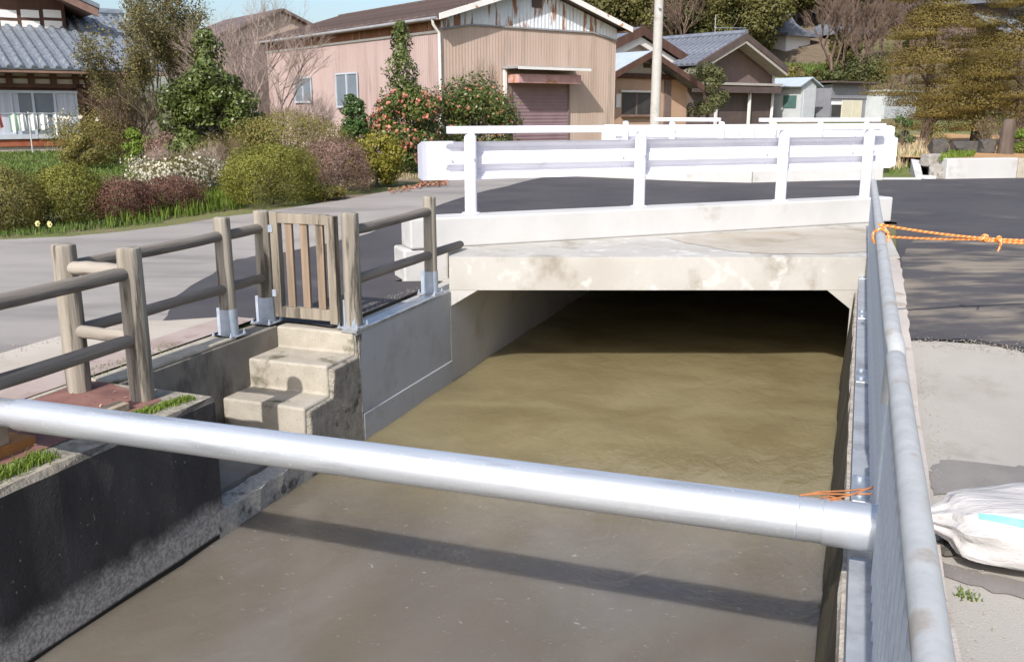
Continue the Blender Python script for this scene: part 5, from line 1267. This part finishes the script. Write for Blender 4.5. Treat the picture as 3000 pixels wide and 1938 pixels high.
# --- grass and ground litter
def blades(name, pts, hgt, mat, seed, label, cat='grass', width=.012, lean=.5):
    r = np.random.default_rng(seed); n = len(pts); pts = np.asarray(pts, float)
    a = r.uniform(0, 6.28, n); h = hgt * r.uniform(.5, 1.2, n); l = lean * h * r.uniform(.2, 1, n)
    D = np.stack([np.cos(a), np.sin(a), 0 * a], 1); S = np.stack([-np.sin(a), np.cos(a), 0 * a], 1) * width
    mid = pts + D * (l * .35)[:, None]; mid[:, 2] += h * .6
    tip = pts + D * l[:, None]; tip[:, 2] += h
    V = np.stack([pts - S, pts + S, mid + S * .7, mid - S * .7, tip], 1).reshape(-1, 3)
    me = bpy.data.meshes.new(name); fs = []
    for i in range(n): b_ = 5 * i; fs += [(b_, b_ + 1, b_ + 2, b_ + 3), (b_ + 3, b_ + 2, b_ + 4)]
    me.from_pydata(V.tolist(), [], fs); me.materials.append(mat)
    o = place(me, name); return tag(o, label, cat, kind='stuff')
def scatter(n, poly_px, seed, z=0.0, Yr=None):
    """random ground points inside a pixel quad (corner order tl tr br bl), mapped to the ground"""
    r = random.Random(seed); out = []
    q = [Vector(AZ(x, y, z)[:2]) for x, y in poly_px]
    for _ in range(n):
        f, g_ = r.random(), r.random(); p = q[0].lerp(q[1], f).lerp(q[3].lerp(q[2], f), g_)
        out.append((p.x, p.y, hz(p.x, p.y) - .01))
    return out
blades('long_grass', scatter(2600, [(470, 600), (700, 590), (720, 636), (300, 676)], 1), .20, leaf_grass, 1, 'bright yellow-green grass along the road edge', width=.009)
blades('verge_grass', scatter(1800, [(-40, 668), (480, 640), (480, 664), (-40, 698)], 2), .075, leaf_lawn, 2, 'short dark verge grass below the roadside bushes', width=.008)
blades('verge_grass', scatter(1500, [(860, 590), (1260, 520), (1290, 540), (880, 622)], 3), .07, leaf_hay, 3, 'dry thin grass under the camellias at the road edge', width=.007)
blades('lawn', scatter(16000, [(-60, 440), (620, 440), (620, 560), (-60, 560)], 4, .1), .075, leaf_lawn, 4, 'rough green lawn behind the roadside bushes', width=.014)
blades('wall_grass', [tuple(CW(t, s, .0)) for t, s in [(random.Random(i).gauss(-3.275, .03), random.Random(i + 999).uniform(1.6, 2.9)) for i in range(2600)]], .045, leaf_grass, 5, 'thin strip of grass on the old wall under the pipe', width=.003, lean=.8)
blades('wall_moss_grass', [tuple(CW(t, s, .004)) for t, s in [(-3.375 + .20 * (f_ - 3.15) + random.Random(i).gauss(0, .022), f_) for i, f_ in ((i, random.Random(i + 99).uniform(3.15, 3.80)) for i in range(1700))]], .022, leaf_grass, 6, 'bright moss strip on the wall edge before the posts', width=.003, lean=.9)
blades('paving_weeds', [tuple(CW(t, s, .004)) for t, s in [(random.Random(i).gauss(-4.09, .045), random.Random(i + 9).uniform(3.85, 4.7)) for i in range(450)]], .02, leaf_grass, 7, 'mossy weeds in the paving joint behind the fence', width=.003, lean=.9)
blades('wall_weeds', [tuple(CW(.0 + random.Random(i).uniform(-.03, .03), random.Random(i + 77).gauss(2.35, .14), -.42 + random.Random(i + 5).uniform(-.2, .12))) for i in range(240)], .09, leaf_grass, 8, 'green weeds hanging on the mossy canal wall', width=.004, lean=1.2)
blades('pavement_weeds', [tuple(CW(.43 + random.Random(i).gauss(0, .018), 2.98 + random.Random(i + 7).gauss(0, .02), .0)) for i in range(60)], .016, leaf_grass, 9, 'little green weed in the pavement beside the railing', width=.003, lean=1.0)
blades('dry_grass', scatter(2600, [(2625, 440), (2770, 430), (2745, 478), (2620, 488)], 10, .45), .5, leaf_hay, 10, 'pale dry grass clump on the bank behind the guardrail', width=.014, lean=.45)
blades('bank_grass', [(p[0], p[1], bz(p[0], p[1]) - .03) for p in scatter(1500, [(2755, 448), (2870, 446), (2840, 466), (2752, 470)], 11, .6)], .11, leaf_grass, 11, 'fresh green grass on the raised bed by the rocks', width=.012)
blades('bank_turf', [(p[0], p[1], p[2] + .02 + .3 * ss((p[1] - 17.2) / 1.6)) for p in scatter(1500, [(2600, 470), (2700, 470), (2695, 510), (2600, 515)], 12, .3)], .10, leaf_lawn, 12, 'green and brown turf bank beyond the far kerb', width=.012)
r = np.random.default_rng(8)
pts = np.array(scatter(330, [(1235, 540), (1315, 540), (1310, 560), (1225, 562)], 13, .15) + scatter(160, [(1395, 506), (1470, 506), (1460, 522), (1400, 524)], 14, .2) + scatter(120, [(1130, 575), (1250, 555), (1240, 570), (1150, 590)], 15, .12)); pts[:, 2] += .035
tag(place(leaf_mesh('fallen_petals', pts, r.normal(size=pts.shape) * .4 + np.array([0, 0, 1]), .06, leaf_dry, 3, .7), 'fallen_petals'), 'scattered reddish fallen petals on the road edge', 'petals', kind='stuff')
pts = np.array([tuple(CW(*a)) for a in [(random.Random(i).uniform(-3.95, -3.4), random.Random(i + 50).uniform(2.9, 3.8), .012) for i in range(40)]])
tag(place(leaf_mesh('paving_litter', pts, r.normal(size=pts.shape) * .3 + np.array([0, 0, 1]), .022, leaf_hay, 4, .4), 'paving_litter'), 'pale chips and litter on the red paving', 'litter', kind='stuff')
for k, (px, py) in enumerate(((116, 662), (152, 664))):
    c = AZ(px, py + 26, .0); t = thing('daffodil', 'pale yellow daffodil at the road edge below the shrubs', 'flower', c, 0, 'daffodils at the road edge'); t.scale = (.75, .75, .8)
    MB().tube([(0, 0, -.02), (.01, 0, .12), (.0, -.02, .18)], .004, 5).build('stalk', leaf_grass, t)
    a = np.linspace(0, 6.28, 7)[:6]; P = np.stack([.028 * np.cos(a), -.03 + 0 * a, .18 + .028 * np.sin(a)], 1)
    place(leaf_mesh('petals', P, np.tile([0, -1, .3], (6, 1)) + .2 * r.normal(size=(6, 3)), .05, petal_yellow, k, .8), 'petals', t)
    MB().lathe([(.012, 0), (.016, .02), (.018, .03)], 8).build('trumpet', petal_yellow, t, loc=(0, -.03, .18), rot=(1.3, 0, 0))

# --- conifers on the raised bed
def conifer(label, px, Y, h, w_, seed, n=75000, lean=0):
    r = np.random.default_rng(seed); c = gpt(px, Y); c.z += .25
    t = thing('golden_conifer', label, 'tree', c, 0, 'golden conifers on the raised bed')
    mb = MB(); rr = random.Random(seed)
    mb.tube([(0, 0, -.3), (.05, 0, .8), (-.05, .05, h * .55), (.05, 0, h * .95)], [.17, .14, .09, .02], 9)
    pads = []
    for k in range(38):
        f = (k + .5) / 38; z = .75 + (h - .9) * f
        env = w_ * (1 - .55 * f) * (.55 + .45 * math.sin(min(1, f * 4) * math.pi / 2))
        a = k * 2.4 + rr.uniform(-.4, .4); q = env * rr.uniform(.35, 1.0)
        p = (math.cos(a) * q, math.sin(a) * q, z + rr.uniform(-.15, .15)); pads.append((p, rr.uniform(.52, .86) * (1.08 - .42 * f)))
        if k % 2 == 0: mb.tube([(0, 0, max(.3, z - .5 * q)), (p[0] * .5, p[1] * .5, z - .15), p], [.05, .03, .012], 5)
    mb.build('trunk', bark, t)
    pc = np.array([p for p, _ in pads]); pr = np.array([q for _, q in pads])
    i = r.integers(0, len(pads), n); d = sph(n, r)
    # flat sprays drooping at the rim
    P = pc[i] + d * (pr[i] * (1 - .45 * r.uniform(0, 1, n) ** 2))[:, None] * np.array([1.1, 1.1, .44]); rad = np.linalg.norm(d[:, :2], axis=1)
    P[:, 2] -= rad ** 2 * pr[i] * .25
    place(leaf_mesh('foliage', P, d * np.array([.8, .8, 1]) + np.array([0, 0, .3]) + r.normal(size=d.shape) * .25, .05, leaf_con, seed, .36, .8), 'foliage', t)
    return t
conifer('golden-brown conifer nearer the sheds with layered foliage', 2700, 25.0, 4.9, 1.45, 31)
conifer('tall golden-brown conifer above the mossy stump', 2965, 23.0, 4.9, 1.6, 32)
conifer('golden-brown conifer standing between the other two', 2845, 26.5, 2.7, 1.1, 33, 36000)
shrub('dark low shrub beneath the golden conifers', 2600, 2670, 330, 21.5, leaf_cam_dk, .06, 1800, 34, kind='clumps', k=10, cr=.5)
twiggy('bare brown shrub on the raised bed by the stump', 2850, 2960, 330, 20.5, twig_brown, 35, stems=7, levels=4, nb=3, r0=.02, leaf=(leaf_olv, 700, .05))
twiggy('thin bare shrub among the dry grass', 2625, 2720, 330, 20.0, twig_brown, 36, stems=5, levels=4, nb=2, r0=.018)
shrub('small green shrub at the right edge of the raised bed', 2955, 3040, 350, 19.4, leaf_grass, .05, 1500, 37, kind='clumps', k=10, cr=.5)
shrub('yellowish low shrub behind the black boulder', 2695, 2770, 372, 20.2, leaf_mnd, .04, 1600, 38, depth=.4, lump=.12)

# --- pine by the brown house
c = gpt(2058, 36.5); t = thing('pine_tree', 'small rounded pine before the brown house', 'tree', c, 0)
r = np.random.default_rng(40); MB().tube([(0, 0, -.2), (.1, 0, 1.0), (-.1, 0, 2.0), (.0, 0, 2.7)], [.09, .08, .06, .03], 7).build('trunk', bark, t)
pc = np.array([(-.05, 0, 2.75), (.35, 0, 2.45), (-.45, .1, 2.55), (.1, -.2, 2.2), (.35, -.1, 1.55), (.0, -.2, 1.35), (-.4, 0, 1.25), (.5, 0, 1.75), (.2, -.1, 2.6)]); i = r.integers(0, len(pc), 4200); d = sph(4200, r)
place(leaf_mesh('foliage', pc[i] + d * np.array([.42, .42, .30]) * (1 - .4 * r.uniform(0, 1, (4200, 1)) ** 2), d + r.normal(size=d.shape) * .6, .12, leaf_pin, 4, .3), 'foliage', t)
for px, Y, ly in ((1828, 33.2, 348), (1992, 33.0, 348)):
    pass

# --- hillside wood
def crown_proto(seed, h, w_, n, leaf, mat, k=42, cone=.15):
    r = np.random.default_rng(seed)
    P, Nn = clumps(n, k, w_, w_, h, r, .36, h * .16, cone, .8)
    return leaf_mesh('crown', P, Nn, leaf, mat, seed, .6)
def trunk_proto(h, seed):
    rr = random.Random(seed); mb = MB(); mb.tube([(0, 0, -1), (.1, 0, h * .35), (-.05, .1, h * .85)], [.18, .14, .05], 6)
    for k in range(6):
        a = k * 1.05 + rr.random(); f = rr.uniform(.25, .6); mb.tube([(0, 0, h * f), (math.cos(a) * h * .10, math.sin(a) * h * .10, h * (f + .12)), (math.cos(a) * h * .18, math.sin(a) * h * .18, h * (f + .25))], [.08, .05, .02], 4)
    return mb.mesh('trunk', bark)
EV = [(crown_proto(50 + k, 8 + k * .8, 2.5 + .25 * k, 13000, .24, (leaf_hill, leaf_hill2, leaf_hill)[k % 3]), trunk_proto(8, k), 8 + k * .8) for k in range(4)]
def bare_proto(seed, h):
    o = twigs(h, 1.0, seed, 6, .14, .75, 3, twig_brown, 'branches', None, 1, crook=.25)
    me = o.data; bpy.data.objects.remove(o)
    co = np.array([v.co[:] for v in me.vertices]); me.transform(Matrix.Diagonal((2.3 / np.percentile(np.abs(co[:, 0]), 97), 2.3 / np.percentile(np.abs(co[:, 1]), 97), h / co[:, 2].max(), 1)))
    return me
BV = [bare_proto(70 + k, 8) for k in range(3)]
rr = random.Random(77)
ever = [(2300, 82), (2370, 86), (2450, 84), (2410, 94), (2270, 84), (2560, 84), (2640, 86), (2500, 90), (1640, 88), (1700, 80), (1745, 72), (1800, 78), (1850, 86), (2050, 66), (2110, 62), (2165, 70), (2180, 66), (2280, 76), (2330, 80), (2420, 78), (2075, 82), (2150, 86), (2240, 90), (2430, 88), (2360, 90), (2015, 78), (2500, 96), (2090, 74), (2190, 78), (2130, 96), (2330, 100), (2700, 92), (2800, 96), (2950, 88), (1960, 98), (1880, 96), (2580, 92), (3050, 80), (1780, 100), (1700, 98), (1830, 70)]
for k, (px, Y) in enumerate(ever):
    Y = 56 + (Y - 56) * .45
    if 2215 < px < 2430: Y = max(Y, 70.5)
    cme, tme, h0 = EV[k % 4]; p = gpt(px, Y)
    t = thing('evergreen_tree', 'dense evergreen tree in the wood on the hillside', 'tree', p, rr.uniform(0, 6), 'evergreen trees on the wooded hillside')
    sc = rr.uniform(.75, 1.1) * (.9 if Y > 60 else .62)
    t.scale = (sc, sc, sc * rr.uniform(.92, 1.15)); place(cme, 'crown', t); place(tme, 'trunk', t)
bare = [(1895, 64), (1935, 60), (1975, 66), (2010, 62), (1915, 74), (1990, 80), (2440, 58), (2490, 56), (2540, 60), (2580, 54), (2620, 58), (2470, 66), (2560, 70), (2630, 66), (2420, 52), (2520, 52), (2660, 62), (2000, 58), (1950, 72), (2600, 76), (2720, 70), (2480, 74)]
for k, (px, Y) in enumerate(bare):
    p = gpt(px, Y); t = thing('bare_tree', 'leafless brown tree on the wooded hillside', 'tree', p, rr.uniform(0, 6), 'bare trees on the wooded hillside')
    sc = rr.uniform(.8, 1.15) * (1 if Y > 60 else .75); t.scale = (sc, sc, sc); place(BV[k % 3], 'branches', t)
shrub('round dark evergreen bush on the slope above the sheds', 2370, 2450, 165, 50, leaf_hill2, .16, 2200, 81, kind='clumps', k=14, cr=.5, name='hill_bush')
shrub('olive bush on the slope below the white storehouse', 2290, 2360, 190, 52, leaf_olv, .16, 2000, 82, kind='clumps', k=14, cr=.5, name='hill_bush')
shrub('dark evergreen thicket on the slope beside the bare trees', 2440, 2580, 150, 52, leaf_hill2, .15, 6000, 83, kind='clumps', k=30, cr=.5, name='hill_bush')
shrub('olive thicket right of the white storehouse', 2395, 2490, 80, 60, leaf_hill, .16, 6000, 84, kind='clumps', k=26, cr=.5, name='hill_bush')
shrub('brownish thicket on the slope under the white storehouse', 2270, 2345, 196, 56, leaf_mnd, .15, 4000, 85, kind='clumps', k=24, cr=.5, name='hill_bush')
shrub('green thicket between the storehouse and dark evergreen bush', 2330, 2420, 205, 54, leaf_hill, .15, 4000, 86, kind='clumps', k=24, cr=.5, name='hill_bush')
blades('slope_grass', [(p.x, p.y, hz(p.x, p.y) - .02) for p in [gpt(random.Random(i).uniform(2240, 2450), random.Random(i + 3000).uniform(45, 62)) for i in range(8000)]], .35, leaf_lawn, 20, 'green grassy slope behind the small sheds', width=.05)

# --- loose grit where the surfacings meet
grit_m = M('grit', (.26, .235, .20), (.34, .31, .27), 40, rough=.95, bump=0)
def grit(name, pts, label, seed, r0=.0042):
    rr = random.Random(seed); mb = MB()
    for p in pts:
        q = r0 * rr.uniform(.5, 1.6); a = rr.uniform(0, 6)
        v = [(p[0] + q * math.cos(a + k * 2.1) * rr.uniform(.7, 1.2), p[1] + q * math.sin(a + k * 2.1) * rr.uniform(.7, 1.2), p[2]) for k in range(3)] + [(p[0], p[1], p[2] + q * rr.uniform(.6, 1.1))]
        mb.add(v, [(0, 1, 3), (1, 2, 3), (2, 0, 3), (0, 2, 1)])
    return tag(mb.build(name, grit_m), label, 'grit', kind='stuff')
rr = random.Random(91); gp_ = []
for _ in range(420):
    f = rr.random(); a = Vector(C2(.42, 5.93)).lerp(Vector(AZ(3000, 1066, .05)[:2]), f); p = a + Vector((rr.gauss(0, .03), rr.gauss(0, .07))); gp_.append((p.x, p.y, hz(p.x, p.y) + .012))
for _ in range(260):
    p = CW(.40 + abs(rr.gauss(0, .05)), rr.uniform(2.2, 5.9)); gp_.append((p.x, p.y, hz(p.x, p.y) + .004))
grit('loose_grit', gp_, 'loose grit along the pavement edge beside the railing', 1)
gp_ = []
for _ in range(420):
    p = CW(-4.97 + rr.gauss(0, .09), rr.uniform(3.2, 5.3)); gp_.append((p.x, p.y, hz(p.x, p.y) + .012))
for _ in range(200):
    p = CW(-3.47 + rr.gauss(0, .035), rr.uniform(5.7, 7.0)); gp_.append((p.x, p.y, hz(p.x, p.y) + .012))
grit('loose_grit', gp_, 'loose grit along the old road gutter behind the fence', 2)
